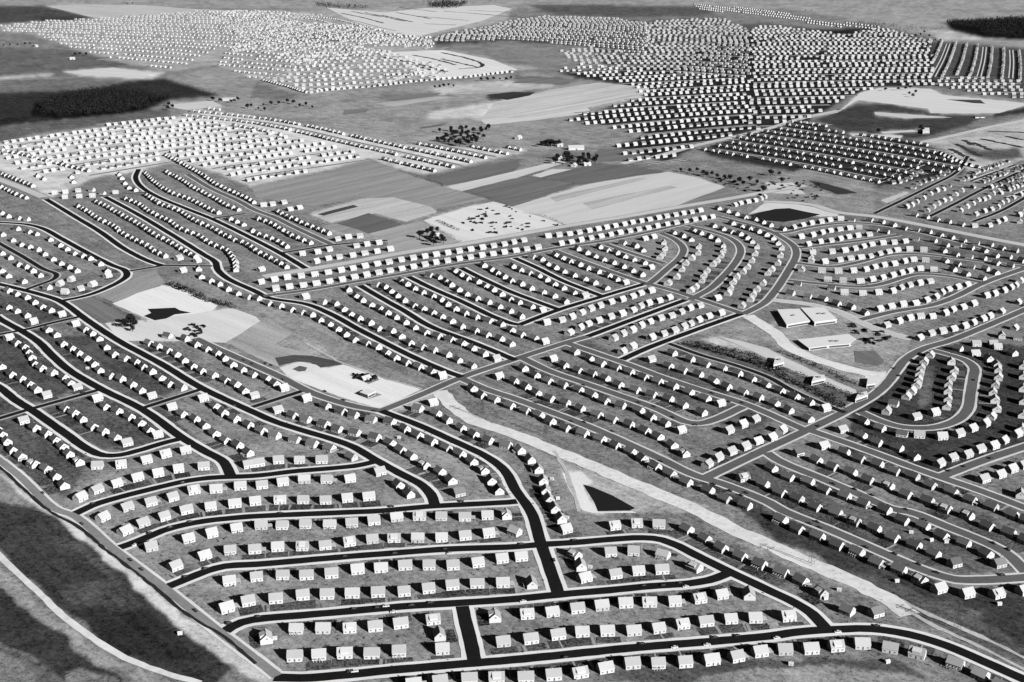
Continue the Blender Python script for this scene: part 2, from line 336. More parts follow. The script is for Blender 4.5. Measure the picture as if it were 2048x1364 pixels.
NEARX = [  # surveyed houses farther back
"32:1520,60 1655,95 1835,45 1955,95","32:1665,20 1800,20",
"01:1590,785 1610,845 1680,880 1750,905 1820,945 1895,980 1980,1010 11:10,1020 100,1060 185,1080 275,1110 360,1130 440,1150 510,1190 585,1225 650,1265 715,1305 780,1350 12:880,15 965,45 1045,90 1110,130 1200,170 1300,205 1400,245 1485,280f",
"11:390,1010f 530,1050 630,1060 700,1105 755,1145 820,1180 910,1215 975,1260 1080,1280 1155,1320 12:1230,10 1320,45 1415,70 1525,105 1615,150 1725,195",
"11:740,950 800,1000 850,1035 915,1070 990,1105 1045,1135 1115,1170 1190,1210 1265,1250 1350,1290 1450,1325 1550,1350 12:1645,15 1730,55 1820,100 1920,140f",
"11:960,910 1030,925 1080,960 1130,995 1185,1035 1260,1075 1330,1100 1410,1135 1480,1165 1560,1200 1640,1245 1750,1280 1840,1310 1950,1345 12:2035,20",
"11:1160,880 1205,905 1265,940 1330,970 1410,1000 1480,1030 1530,1065 1590,1105 1670,1140 1755,1170 1860,1200 1960,1225 2040,1275 21:70,1310 175,1340 22:260,5f",
"11:1385,835 1460,850 1520,885 1560,910 1620,950 1680,985 1760,1020 1855,1050 1940,1085 2030,1120 21:70,1165",
"11:1590,800 1640,830 1690,860 1770,885 1835,920 1895,950 1960,985 2030,1025 21:50,1050 150,1085 240,1115f",
"11:1820,755 1885,790 1930,820 1985,845 2040,880 21:70,905 145,940 240,970 330,1000 425,1045",
"21:5,765 65,795 135,820 210,840 275,870 335,905 405,935 490,975 580,1000f",
"21:160,690 235,705 285,745 345,775 410,805 490,835 575,865 655,895 750,935",
"21:345,675 400,700 460,725 535,750 600,780 685,805 770,840 835,865 905,895f",
"21:525,625 595,655 660,685 725,710 805,735 885,765 960,795 1035,830",
"21:700,610 760,635 835,655 895,685 965,710 1055,735 1110,775f","21:885,580 985,600 1045,635",
"21:275,1215 395,1195 475,1170 555,1135 625,1105 700,1080 790,1050 880,1030 960,1005 1025,980 1110,960",
"21:460,1295 545,1255 605,1225 690,1200 785,1170 875,1145 965,1115 1025,1085 1090,1060 1175,1040 1255,1015",
"21:815,1340 885,1305 960,1275 1030,1240 1100,1210 1185,1180 1270,1160 1350,1130 1420,1100 1500,1080",
"22:885,80 960,40 21:1115,1335 1210,1305 1295,1280 1370,1250 1425,1225 1490,1195 1570,1165 1670,1140",
"21:1215,575 1225,625 1210,665 1185,690","21:1060,545 1130,530",
"21:1290,495 1365,520 1430,550 1495,610 1490,660 1440,700 1390,740 1360,790 1320,850 1250,900",
"21:1450,480 1505,500 1580,525 1640,555 1690,600 1690,640 1675,680 1640,720 1610,750 1560,800 1535,840 1520,880 1470,930 1430,960",
"21:1610,440 1685,465 1750,490 1820,505 1880,535 1920,565 1960,610 1945,665 1920,720 1885,770 1850,810 1800,850 1770,890 1750,940 1730,980 1640,1020f",
"21:1760,420 1830,445 1895,465 1965,485 2030,510 31:40,540 80,580 110,620 100,680 80,740 30,790 0,820 21:2010,900 1960,950 1930,990 1910,1030 1840,1080",
"21:1650,300 1720,325 1790,345 1860,370 1940,390 2005,410 31:15,435 120,465",
"31:205,455 275,435 345,420 420,410 490,395 580,385 670,395","31:815,395 910,410 1000,435 1090,460 1190,475 1285,490 1375,515 1465,535 1560,560 1665,580 1775,590 1870,620 1975,640",
"31:260,530 355,515 430,495 495,480 570,470 650,460 730,455 860,475 945,490",
"31:320,590 415,570 500,560 575,545 640,530 715,520 805,510",
"31:355,655 510,650 610,640 690,625 760,605 825,590 915,580 1005,575 1095,565",
"31:450,730 570,715 655,700 740,695 815,685 890,665 960,650 1030,635 1130,630 1245,635",
"31:430,800 560,805 680,800 780,790 850,770 925,755 1005,745 1090,725 1160,710 1260,715",
"31:480,870 600,880 735,885 830,870 915,855 995,835 1065,820 1130,800 1215,785 1325,790",
"31:610,975 755,980 880,975 995,965 1060,935 1130,915 1210,900 1290,885",
"31:180,980 320,1005 440,1025 550,1060 665,1090 775,1135",
"31:240,905 510,940","31:270,790 350,720","31:350,650 345,695",
"31:890,1105 980,1085 1075,1070 1175,1060 1265,1035 1340,1010 1390,975 1440,950 1515,930 1590,910",
"31:945,1235 1045,1205 1130,1180 1215,1165 1310,1165 1415,1140 1475,1110 1555,1090 1640,1065",
"31:1210,1335 1300,1300 1390,1285 1480,1265 1570,1245 1640,1215 1715,1185 1770,1165",
"31:1745,1000 1810,985 1885,960 1940,935 1980,915 2020,880",
"31:1185,545 1325,560 1420,595 1520,600 1620,620 1730,640 1820,680 1920,690 2030,720","31:1400,640 1500,670 1610,690 1720,700 1825,740 1940,760","31:1415,720 1515,750 1625,770 1740,785 1820,815","31:1480,790 1585,825 1715,860",
"31:1865,1125 2000,1050","31:1975,1255 1870,1320 2000,1335",
"31:1000,95 1050,90 1095,75 1135,55 1180,35 1220,10","31:1165,135 1210,105 1250,85 1300,70 1345,55 1400,30 1440,5",
"31:1110,290 1150,275 1190,250 1245,220 1300,185 1350,160 1400,150 1450,120","31:1275,320 1320,290 1360,265 1405,240 1450,230 1500,190 1550,160 1640,130",
"31:1540,320 1590,290 1640,265 1680,235 1725,230 1760,215 1800,185 1840,160","31:1660,350 1730,325 1785,310 1840,290 1870,260 1910,240 1960,215 2020,190",
"31:1720,90 1755,75 1800,45 1845,35 1900,15","31:1910,130 1950,115 1990,95 2030,70","31:1560,75 1590,55 1640,45",
"31:1175,355 1265,370 1350,395 1440,410 1545,430","31:1650,442 1770,437 1835,412 1885,392 2010,355","31:2015,410 2040,330",
"01:20,510 100,555 170,590 300,630 420,705 550,770 610,800","01:135,465 230,490 290,505 400,550 480,595 590,660 720,700 800,745 860,800 860,840f",
"01:235,607 355,665 485,740","01:660,680 530,625",
"01:740,910 640,945 520,970 380,935","01:480,905 570,870",
"01:15,660 80,695 150,750 210,770 260,800 320,835","01:15,800 60,840 185,885",
"01:15,340 60,365 145,380 215,390",
"01:65,960 130,985 210,1010 275,1050 335,1085 400,1115 490,1150f","01:60,1090 130,1120 215,1155 265,1210f","01:70,1335f",
"01:1840,385 1890,405 1945,430 2020,480","01:1580,720f 1430,700f 1460,800f",
"01:300,40 350,65","01:435,178 520,172 625,160 735,155 820,180 925,175","01:520,212 635,207 740,202",
"01:955,30 975,60 1000,100 1030,135 1080,155","01:575,50 590,90",
"11:60,275 130,270 220,255","11:270,310 345,297","11:650,547 735,532 830,525","11:580,632 490,652 370,665","11:800,602 885,590 980,577",
"11:480,727 575,702 665,692","11:770,677 865,662 965,647 1070,630","11:40,790f",
]
AUTO = [   # rows filled at the lot width
"10:60,640 250,690 430,738 540,722 730,703 900,690 1170,660 1300,645 1700,612 1870,590 2040,572","10:1050,600 1350,580 1230,600 1100,640",
"11:40,890 145,870 600,810 1100,725 1970,590 21:90,557","21:285,525 500,500 1000,408 1500,320",
"11:155,945 600,885 1100,795 1590,712 1975,655 21:200,615","21:390,585 750,518 1100,455 1600,370",
"21:1780,275 1830,260 1960,235 31:-28,210",
"01:630,285 700,325 820,400 910,440 970,490 1075,550 1180,600 1260,655 1320,680",
"01:770,245 900,310 1010,375 1115,430 1220,500 1360,570 1450,625 1560,685",
"01:1000,225 1110,265 1200,325 1350,400 1460,470 1570,510 1705,590 1820,640 1880,720 1890,790",
"01:1170,195 1295,270 1440,325 1555,395 1710,465 1845,540 1975,590 11:15,645 115,700 240,765",
"01:1170,20 1250,100 1370,175 1525,230 1690,315 1740,335",
"01:1330,10 1440,65 1560,140 1720,220 1820,280 1905,310",
"01:1640,50 1755,120 1900,185 2030,250",
"11:15,385 125,425 215,475 310,530 430,575","11:15,505 140,550 245,605","11:170,325 285,380 405,430 575,500",
"01:15,25 115,65 260,120","01:15,130 120,185 205,215",
"00:20,1200 200,1240 400,1290 700,1364","00:1330,1240 1500,1330 01:1640,45",
"30:1380,1225 1700,1340 31:2080,5",
]
# ---------------------------------------------------------------- far estates: (outline, guide line, across-street gap, back gap, street?)
FILLS = [
("F:0,52 90,42 200,37 300,30 400,22 520,22 620,28 560,60 520,75 430,100 350,140 290,132 200,112 140,95 60,66 0,62","F:-50,66 200,74 400,84 600,98",105,85),
("F:400,22 520,22 640,30 700,45 790,68 860,76 870,98 700,90 560,112 500,120 430,128 480,75","F:420,60 560,40 700,70 900,85",105,85),
("F:430,128 500,120 560,112 700,90 800,108 850,125 890,135 900,150 830,160 700,175 620,188 540,168 470,148","F:430,140 560,150 700,145 900,140",100,80),
("F:870,72 960,55 1030,40 1100,32 1230,37 1290,45 1300,75 1290,110 1180,95 1030,80 870,85","F:870,64 1000,67 1150,74 1300,84",80,62),
("F:1290,45 1440,35 1500,60 1500,100 1500,160 1400,150 1250,140 1160,128 1110,103 1180,95 1290,110","F:1100,108 1250,110 1400,112 1550,120",80,62),
("F:1380,8 1540,20 1640,42 1760,52 1760,64 1640,50 1500,30 1400,20","F:1380,12 1600,40 1760,60",80,70),
("F:1500,62 1530,50 1690,70 1760,55 1790,62 1860,80 1870,172 1780,170 1700,192 1650,215 1620,240 1560,250 1500,262 1500,160","F:1400,128 1650,124 1950,122",85,65),
("F:1110,143 1160,128 1250,140 1400,150 1500,160 1500,262 1400,290 1330,325 1270,332 1225,292 1290,275 1130,240 1270,200 1290,190 1240,165","F:1100,236 1300,219 1550,204",80,62),
("F:1860,165 1900,152 2060,165 2060,198 1960,190 1870,172","F:1860,172 1950,170 2060,171",75,60),
("F:1860,80 1960,90 2060,104 2060,163 1900,150 1865,160","F:1958,70 1950,120 1938,160 1930,200",50,38),
("F:1400,300 1560,252 1620,242 1700,270 1790,274 1850,290 1930,330 1920,342 1760,368 1540,330 1420,310","F:1400,300 1550,325 1800,375",60,50),
("F:1940,345 2060,312 2060,380 2000,400","F:1900,390 2060,330",44,32),
("F:0,285 70,270 340,236 400,240 512,262 700,300 735,318 500,370 440,345 370,325 330,320 270,335 170,348 60,345 0,325","F:0,300 200,272 350,255 700,215",64,54),
("F:350,228 420,218 520,234 620,252 650,256 800,287 900,292 1060,298 850,348 740,312 700,298 512,262","F:350,230 520,250 700,290 900,335",60,50),
]
# ---------------------------------------------------------------- ground cover: (grey level, outline); laid in order
TONES = [
(135,"F:-900,9 3000,9 3000,1600 -900,1600"),
(158,"F:-900,-160 3000,-160 3000,22 -900,12"),
(80,"F:-900,6 95,12 190,36 80,42 0,48 -900,60"),
(95,"F:1050,8 1400,12 1440,30 1250,36 1100,28"),(185,"F:90,12 150,8 300,16 420,22 300,29 200,37 150,25"),
(172,"F:0,48 200,37 400,22 520,22 640,20 900,15 1024,18 1010,45 860,72 870,98 1000,115 1075,138 910,152 700,178 620,190 540,170 430,130 350,142 290,134 200,114 60,68 0,64"),
(120,"F:560,72 690,62 715,78 670,88 600,84"),(135,"F:0,62 60,68 140,98 60,95 0,90"),(60,"F:80,36 190,36 130,44 80,44"),
(72,"F:870,72 960,55 1030,40 1100,32 1290,42 1440,35 1500,62 1500,160 1250,142 1110,103 1180,95 1030,82 870,90"),  # estate ground toned down to stand for the houses' cast shadows
(135,"F:925,92 1000,82 1100,88 1180,100 1210,130 1110,142 1000,125"),
(95,"F:1440,52 1530,45 1690,66 1650,76 1540,72"),
(160,"F:1540,10 2048,25 3000,60 3000,200 2048,96 1960,84 1860,70 1760,50"),
(190,"F:1860,62 1960,60 1990,80 1880,82"),(16,"F:1890,42 2048,34 3000,40 3000,90 2048,80 1960,75 1900,60"),
(46,"F:1500,62 1760,55 1860,80 1870,172 1700,192 1620,240 1500,262 1400,290 1330,325 1225,292 1290,275 1130,240 1290,195 1110,143 1250,140"),  # shadows between the far houses put into the ground tone
(85,"F:1860,82 1960,92 3000,150 3000,220 2048,200 1870,172"),
(110,"F:-900,90 0,95 140,100 215,118 300,140 220,152 160,150 0,152 -900,160"),(195,"F:-300,162 0,154 105,146 110,150 0,160"),
(210,"F:125,143 220,135 330,145 300,158 160,152"),(120,"F:-900,160 0,160 160,155 240,160 200,180 0,188 -900,200"),
(55,"F:-900,190 0,186 180,180 250,163 330,157 445,190 340,200 280,228 130,238 0,252 -900,270"),
(18,"F:70,206 130,190 180,184 250,180 290,188 338,197 300,208 280,224 230,230 120,238 60,232"),(40,"F:0,238 60,232 60,240 0,250"),
(105,"F:-900,262 0,252 140,238 340,216 340,234 60,268 0,284 -900,300"),
(155,"F:330,157 430,135 620,190 800,172 1060,144 1240,168 1290,190 1270,200 1130,238 1290,265 1225,292 1080,300 1010,290 800,285 640,258 520,230 420,214 440,190"),
(120,"F:512,165 600,190 620,188 560,200 500,196"),(195,"F:340,205 420,202 450,215 400,222 340,214"),
(60,"F:970,190 1070,183 1065,193 980,202"),(110,"F:1030,150 1160,158 1130,170 1020,165"),(130,"F:760,190 960,178 900,195 760,200"),
(205,"F:1000,200 1180,175 1290,185 1280,198 1130,222 1090,235 1020,240 850,238 860,225"),(190,"F:850,175 1000,160 1120,170 1000,185 880,190"),
(150,"F:1030,262 1130,242 1290,268 1225,290 1120,290 1040,272"),
(212,"F:-300,340 0,287 70,272 340,238 430,220 520,236 650,258 800,289 900,294 1060,300 850,350 735,320 500,374 440,347 370,327 330,325 270,345 200,352 100,395 0,340 -300,400"),
(205,"F:850,350 960,318 1060,300 1045,296 900,318 870,335"),
(55,"F:1400,298 1560,250 1620,242 1700,270 1790,274 1850,290 1940,335 1920,348 1760,372 1540,335 1420,312"),
(150,"F:11:0,130 560,20 1080,0 1300,60 1500,130 1860,230 1400,310 850,210 450,290 250,250 0,200" if False else "11:-30,130 560,20 900,-100 1300,60 1500,130 1860,230 1400,310 850,210 450,290 250,250 0,215"),
(195,"11:430,350 850,220 1100,225 1400,290 1450,330 1200,410 950,340 600,420"),(82,"11:490,350 780,275 820,290 540,362"),(108,"11:640,425 900,340 1110,420 1170,440 900,500 750,450"),
(165,"11:500,430 750,455 900,505 1170,440 1350,400 1640,570 1000,680 1060,580 600,500"),
(112,"11:1350,72 1700,-20 2100,-90 21:60,-40 10,20 -560,115"),(203,"11:1530,130 2048,10 21:300,-60 160,-30 0,70 -400,165"),
(115,"21:-400,165 0,65 160,48 540,110 0,290 -60,270"),(205,"21:160,42 320,-10 480,-10 230,55"),(110,"21:180,52 700,-60 1050,-20 1240,15 1000,40 570,112"),
(206,"21:0,290 600,112 1000,45 1250,10 1500,60 1700,135 1300,290 430,432"),(188,"21:300,190 1000,60 900,110 300,260"),(190,"21:700,230 1300,130 1350,150 800,290"),(132,"21:1290,290 1500,210 1700,145 1800,190 1500,262"),
(120,"20:700,1190 1000,1200 1050,1300 850,1290 600,1290"),
(225,"11:1340,400 1700,290 1900,250 2048,290 21:430,440 0,510 11:1650,580"),
(150,"31:-300,100 0,60 350,-30 850,100 850,340 560,300 0,245"),(205,"31:-20,100 200,100 300,190 0,180"),(60,"31:330,80 480,110 720,180 560,190 420,140"),(200,"31:900,240 1100,170 1130,180 950,260"),
(212,"31:-60,300 -10,265 150,255 400,300 560,340 560,365 420,370 250,360"),
(110,"31:860,390 2100,600 2100,780 1300,700 800,500"),
(125,"31:-20,490 260,600 230,720 0,1040 21:1800,1130 1100,900 1400,700 1300,500"),
(215,"30:300,950 580,880 740,740 900,700 1300,710 1400,760 2100,830 1850,905 1300,905 1280,870 720,800 560,900"),
(72,"30:360,960 720,830 1000,830 1300,900 1750,930 1600,1000 1250,1100 1100,1110 650,1070"),(195,"30:850,895 1480,940 1100,948 860,920"),
(212,"30:650,1068 1080,1085 1060,1108 680,1090"),(205,"30:900,1055 1230,1035 1230,1050 920,1070"),(188,"30:1180,1140 1500,1080 2100,930 3000,900 3000,1250 2100,1250 1850,1364 1600,1364 1400,1180"),
(60,"30:1800,900 2100,850 2100,900 1800,940"),
(100,"30:1500,1150 1700,1200 2000,1180 2048,1260 1800,1290 1600,1240"),
# park
(150,"01:780,1000 1050,820 1250,800 1320,900 1000,1060 900,1050"),(118,"01:540,1050 750,1010 830,1060 1020,1170 830,1222"),
(236,"01:900,1065 1100,980 1300,920 1400,920 1500,965 1740,1080 1700,1120 1540,1150 1200,1195 1050,1130"),
(222,"01:840,1222 1200,1195 1540,1150 1850,1100 11:-100,1160 60,1240 150,1364 -200,1364 01:1500,1350 1300,1364 1040,1364 960,1364"),
(150,"01:1250,820 1700,880 2048,1060 11:300,1140 900,1364 12:700,60 1050,200 1400,330 1330,375 1050,305 850,225 700,170 400,20 0,-60 11:-100,1100 01:1860,1090 1500,920"),
(160,"11:-100,1180 100,1260 500,1364 12:650,150 300,150 100,130 0,60"),
(90,"12:150,135 300,112 450,118 700,175 680,190 510,215 430,170 330,165 190,195"),
(225,"12:190,215 350,168 480,190 530,222 450,290 250,280"),(120,"12:260,215 350,200 410,215 400,245 300,245"),
(228,"12:260,290 530,220 700,190 850,230 1050,310 1330,380 1000,545 700,455 400,340"),(150,"12:740,270 900,260 990,310 900,345"),(150,"12:850,440 930,410 1010,430 900,465"),
(190,"12:1120,510 1450,400 1500,420 1300,500 1080,570"),
# commercial plaza
(160,"22:1400,-60 1900,-160 32:0,-120 150,-260 700,-280 1100,-60 1130,90 1010,120 960,260 850,380 700,330 400,180 120,60 0,20"),
(130,"32:690,80 850,80 930,160 880,200 700,170"),(205,"22:1500,-20 1640,-30 1830,10 32:0,70 150,150 400,270 700,400 700,440 620,400 400,310 150,210 -100,90 22:1650,30"),
(104,"22:1300,30 1500,0 2048,150 32:400,330 700,440 620,540 300,400 0,280 22:1500,90"),
(220,"32:760,250 950,260 940,330 900,390 800,350"),
# lots
(146,"02:500,1200 1000,1000 12:0,560 600,500 1100,600 1900,980 2048,1200 23:250,600 400,700 1600,560 33:0,700 400,900 23:2048,960 13:1800,1300 100,1290 03:1300,600"),
(95,"02:-100,300 700,900 600,1150 500,1250 -100,800"),(85,"02:-200,-200 700,0 700,350 300,500 -100,300"),(88,"02:300,0 850,-60 1520,350 1100,510 560,230"),(92,"01:-100,980 200,990 460,1060 640,1165 200,1265 -100,1300"),(96,"02:330,540 780,420 1400,770 1000,870 800,860"),(100,"02:550,0 1000,300 1200,450 1600,800 1500,800 700,400 450,150"),
(104,"22:400,-60 1500,300 32:0,600 -100,900 600,1300 1800,1364 33:2100,450 1500,500 0,0 22:1500,1060 2000,850 1000,300 400,60"),
(70,"32:650,550 1250,50 1800,0 2300,100 2300,800 1400,1060 700,900"),(110,"32:1180,200 1330,200 1300,500 1220,540"),
(70,"22:1500,1105 1900,1270 33:120,60 600,260 1200,560 1500,660 2300,620 2300,1300 1700,1050 1250,800 700,560 300,400 22:1700,1250 1500,1150"),
(165,"33:-200,130 300,330 700,560 1000,700 1250,830 1100,850 500,560 -200,260"),(118,"33:1350,700 1700,800 1650,900 1450,830"),
(95,"33:560,480 1100,560 1300,700 1450,720 2100,1100 2100,1250 1700,1100 1100,830 800,650"),
(92,"23:700,1280 1500,1230 2048,1190 33:1000,1180 1300,1364 -900,1364 23:900,1364"),
(150,"33:-300,1290 500,1230 1000,1290 1300,1364 1300,1600 -900,1500 23:1500,1330"),
(178,"22:300,880 560,1020 900,1130 1600,1340 1500,1364 23:1400,20 900,20 700,-30 22:520,1300 440,1100 330,900"),
(235,"22:400,1060 560,1050 640,1130 560,1160 600,1220 700,1364 23:640,0 560,-10 22:520,1300"),
(214,"23:700,-80 900,0 640,10"),
(150,"22:30,800 330,920 560,1364 350,1364 200,1000"),
# bottom left
(68,"03:-900,-300 0,-90 400,0 560,180 700,240 840,380 1000,500 1060,620 1250,730 1500,980 1750,1160 1850,1280 1700,1400 1500,1350 1000,1150 700,950 500,780 300,600 0,330 -900,-300"),
(84,"03:420,100 560,200 840,400 1000,640 1150,760 700,760 520,700 500,560 900,560 700,380 450,250"),(52,"03:550,790 1200,790 1400,960 1600,1200 1300,1200 900,1100 650,900"),
(214,"02:-60,1020 150,1160 430,1385 03:600,110 860,320 1200,580 1500,830 1800,1015 2100,1240 13:200,1420 03:2200,1450 1900,1270 1750,1160 1500,985 1250,735 1050,605 1000,495 830,385 700,225 560,182 420,30 02:200,1250 60,1120 -60,1030"),
(160,"03:-100,400 0,440 300,720 600,980 900,1180 1200,1300 1500,1400 1300,1600 1100,1364 700,1150 480,960 300,860 100,700 -100,560"),
(64,"03:-400,520 0,620 120,740 300,870 480,980 700,1170 1000,1364 700,1400 500,1364 300,1200 0,1050 -400,900"),
(100,"03:-600,900 0,1060 300,1210 520,1364 900,1700 -600,1700"),(135,"03:480,1280 650,1240 900,1330 1000,1420 600,1500"),(130,"03:-600,1130 0,1100 250,1300 320,1600 -600,1600"),
(165,"13:30,1400 500,1370 1500,1340 1800,1500 -300,1600"),
]
WATER = ["22:570,1150 640,1168 800,1235 985,1338 940,1358 690,1364 660,1290 610,1210","31:-150,360 -40,330 60,308 170,302 300,330 420,352 300,385 130,412 -60,398","01:1180,1108 1400,1098 1440,1120 1530,1138 1400,1152 1330,1185 1240,1200 1150,1165 1210,1140"]
# crisp plots: (grey, outline, direction of the crop rows in the photo)
PLOTS = [
(150,"11:-30,130 560,20 900,-100 1300,60 1500,130 1860,230 1400,310 850,210 450,290 250,250 0,215",(40,-9)),
(192,"11:430,350 850,225 1100,215 1400,290 1450,330 1200,410 950,340 600,415",(40,-9)),(78,"11:490,350 780,275 820,290 540,362",(40,-10)),(104,"11:640,425 900,340 1170,430 1040,470 900,505 750,450",(40,-10)),(150,"11:540,440 640,425 750,455 900,505 820,540 700,500",(40,-10)),
(165,"11:900,505 1170,440 1350,400 1640,570 1000,680 1060,580",(40,-9)),
(112,"11:1350,72 1700,-20 2100,-90 21:60,-40 10,20 -520,120",(40,-9)),(205,"11:1530,130 2048,10 21:400,-88 430,-62 0,70 -400,165",(40,-9)),(115,"21:-400,165 0,65 160,48 540,110 0,290 -60,270",(40,-9)),(208,"21:160,42 320,-10 480,-10 230,55",(40,-9)),(108,"21:230,55 480,-10 700,-60 1050,-20 1240,15 1000,40 560,112",(40,-8)),
(204,"21:0,290 600,112 1000,45 1250,10 1500,60 1700,135 1300,290 430,432",(40,-10)),(176,"21:300,215 1000,62 1100,60 350,250",(40,-10)),(182,"21:560,260 1250,120 1330,135 640,310",(40,-10)),(130,"21:1290,290 1690,140 1800,190 1500,262",(40,-9)),
(118,"20:700,1190 1000,1200 1050,1300 850,1290 600,1290",(40,-6)),
(222,"11:1340,400 1700,290 1900,250 2048,290 21:430,440 0,510 11:1650,580",(40,12)),
(195,"20:-140,820 300,720 700,660 1100,700 1060,760 600,860 200,930 -250,960",(40,-7)),(205,"20:-250,960 200,930 600,860 640,900 200,960 -200,1000",(40,-7)),
(60,"20:-210,760 0,735 180,742 140,765 -40,800",(40,-5)),(120,"20:100,620 520,640 400,670 0,665",(40,-5)),(185,"20:-300,720 60,690 300,700 -100,740",(40,-6)),
(128,"10:950,780 1500,740 1400,775 1100,810",(40,-5)),(180,"10:950,830 1450,770 1600,775 1100,850",(40,-5)),(125,"10:700,880 900,870 880,900 700,920",(40,-4)),(108,"10:1300,1020 1530,985 1480,1010 1320,1030",(40,-6)),
(120,"01:540,1050 750,1010 830,1060 1020,1170 830,1222",(30,16)),(152,"01:780,1000 1050,820 1250,800 1320,900 1000,1060 900,1050",(30,-14)),
(236,"01:900,1065 1100,980 1300,920 1500,965 1740,1080 1700,1120 1540,1150 1200,1195 1050,1130",(30,12)),
(218,"01:840,1222 1200,1195 1540,1150 1850,1100 2048,1170 11:80,1250 150,1400 01:1500,1364 960,1364",(30,12)),
(170,"11:60,1190 300,1300 12:150,30 400,95 650,160 450,118 300,112 150,135 190,210 110,180 0,130 -200,30 11:-250,1380",(30,12)),
(86,"12:150,135 300,112 450,118 700,175 680,190 510,215 430,170 330,165 190,195",(30,5)),
(226,"12:190,215 350,168 480,190 530,222 450,290 250,280",(30,5)),(105,"12:290,225 350,198 410,212 395,240 340,246",(30,5)),
(232,"12:260,292 530,225 700,192 850,230 1050,310 1330,380 1000,545 700,455 400,345",(30,12)),(146,"12:740,270 900,260 990,310 900,345",(30,9)),(150,"12:850,440 930,405 1010,430 900,465",(30,9)),
(212,"30:300,950 580,880 740,740 900,700 1300,710 1400,760 2100,830 1850,905 1300,905 1280,870 720,800 560,900",(40,4)),
(195,"30:850,895 1480,940 1100,948 860,920",(40,2)),(70,"30:1420,795 1700,800 1740,830 1640,825",(40,3)),
(212,"30:650,1068 1080,1085 1060,1108 680,1090",(40,2)),(205,"30:900,1055 1230,1035 1230,1050 920,1070",(40,-2)),(200,"31:900,240 1100,170 1130,180 950,260",(40,-20)),(60,"31:330,80 480,110 720,180 560,190 420,140",(40,10)),(205,"31:-20,100 200,100 300,190 0,180",(40,5)),
(214,"31:-160,350 -30,262 150,255 400,300 560,340 560,365 420,370 250,345 60,310",(40,8)),
(234,"22:400,1060 560,1050 640,1130 560,1145 620,1290 690,1370 960,1362 23:1000,12 640,12 560,-10 22:520,1300",(20,30)),
(212,"10:560,60 1024,100 1400,60 1900,40 2048,70 1800,170 1300,290 1150,280 800,180",(40,3)),(222,"10:1000,420 1500,400 1900,480 2100,560 1500,640 1300,600 1200,520",(40,10)),
(190,"00:370,50 700,35 1150,40 1500,70 1900,85 1600,110 1000,130 780,150 500,80",(40,3)),(210,"00:500,575 900,540 1200,580 1150,630 700,600",(40,2)),
(205,"00:1380,835 1700,805 1780,850 1500,880 1380,860",(40,-1)),
(118,"32:690,80 850,80 930,160 880,200 700,170",(30,15)),(232,"32:760,250 950,260 940,330 900,390 800,350",(30,15)),
(205,"22:1640,-40 1830,0 32:0,60 150,140 400,260 700,390 720,430 620,405 400,320 150,220 -100,95",(30,14)),
]
CARS = "03:655,95 1040,385 1130,460 1560,790 1825,890 1520,80 1360,125 1195,170 1480,520 1640,455 13:195,12 710,358 1110,333 1515,300 785,778 970,768 1245,748 1395,728 20,840 755,1278 23:75,258 500,228 1055,592 1210,590 1345,570 1040,1057 1620,1005 1800,992 430,1165 335,385 33:870,912 1870,505 1345,485 1200,418 1010,335 330,95 390,80 410,125 1250,65 1800,250 1920,300 780,282 22:190,490 575,350 1010,490 1135,522 1285,608 1465,668 475,640 575,647 800,720 1190,960 1610,1142 1740,1195 1830,1232 1870,1212 1600,415 1730,482 1840,492 12:700,470 945,558 1080,1322 1640,1280 550,400 75,175 120,192 215,305 02:340,1212 740,1300 2015,180 1950,152 1875,515 660,410 1460,1130 32:650,440 1780,935 1570,1000 1450,1035 520,1140 690,1182 830,1230 960,1318 1100,1345 405,678 1650,310 1010,215 1050,275"
PALECARS = "13:790,1276 1550,335 1040,755 1100,800 23:1390,600 1300,1085 1560,1065 90,718 33:560,962 70,1010 03:1080,265"
SHEDS = "13:150,1010 23:625,440 33:570,622 1030,552 1145,162 185,1215 955,1197 1850,735 12:1145,770 03:1440,970 23:440,45 22:320,1100 365,1255 33:1305,225 1425,238 33:460,690 02:700,215 12:500,670"
PYLONS = "12:1810,620 22:270,765 33:345,425 33:1512,945"
TREES = [("park","01:1000,1245 1045,1225 1075,1245 1060,1270"),
("grove","10:1470,1050 1520,1100 1600,1075 1650,1060 1690,1085 1720,1110 1580,1085 1620,1130 1680,1140 1730,1130 1760,1120 1560,1060 1800,1060 1480,1125 1510,1130 1540,1140 1600,1150 1560,1040 1600,1060 1640,1040 1680,1030 1700,1060 1740,1050 1640,1090 1590,1110 1660,1120 1700,1110 1560,1130 1500,1120 1450,1122 1740,1100 1780,1080 1800,1040 1840,1040 1860,1030 1820,1100 1760,1140 1700,1150 1630,1160"),
("corner","11:1370,500 1400,490 1420,530 1390,560 1450,560 1480,540 1500,570 1420,590 1360,550 1310,530 1450,480"),
("farm","20:0,0"),
("row","10:1430,700 1470,695 1500,690 1540,685 1580,690 1800,640 1850,640 1900,635 1950,635 2000,640 2040,630"),
("hamlet","10:60,840 120,835 180,830 250,815 300,825 350,850 400,840 450,860 20,870 70,880 00:2010,850 1980,860 00:1350,840 1380,860 1340,870 1700,800 1760,810 1850,815 1900,800"),
("north","00:600,440 640,435 690,440 240,350 200,355 140,360 80,360 30,365 270,380 1020,30 1060,28"),
("east","30:1220,280 1250,260 1290,290 1340,320 1380,325 1180,290 1140,700 1100,710 1040,715 940,720 1130,750 1180,740 1160,770 1240,1040 1220,1030 880,1055 300,85 350,85"),
("yard","21:1530,30 1560,40 1600,30 1640,50 1700,60 1740,70 1780,100 1820,90 1850,110 1900,80 1960,100 2010,160 1480,0 1420,5 1350,0 31:20,30 90,30 110,90 230,115"),
]
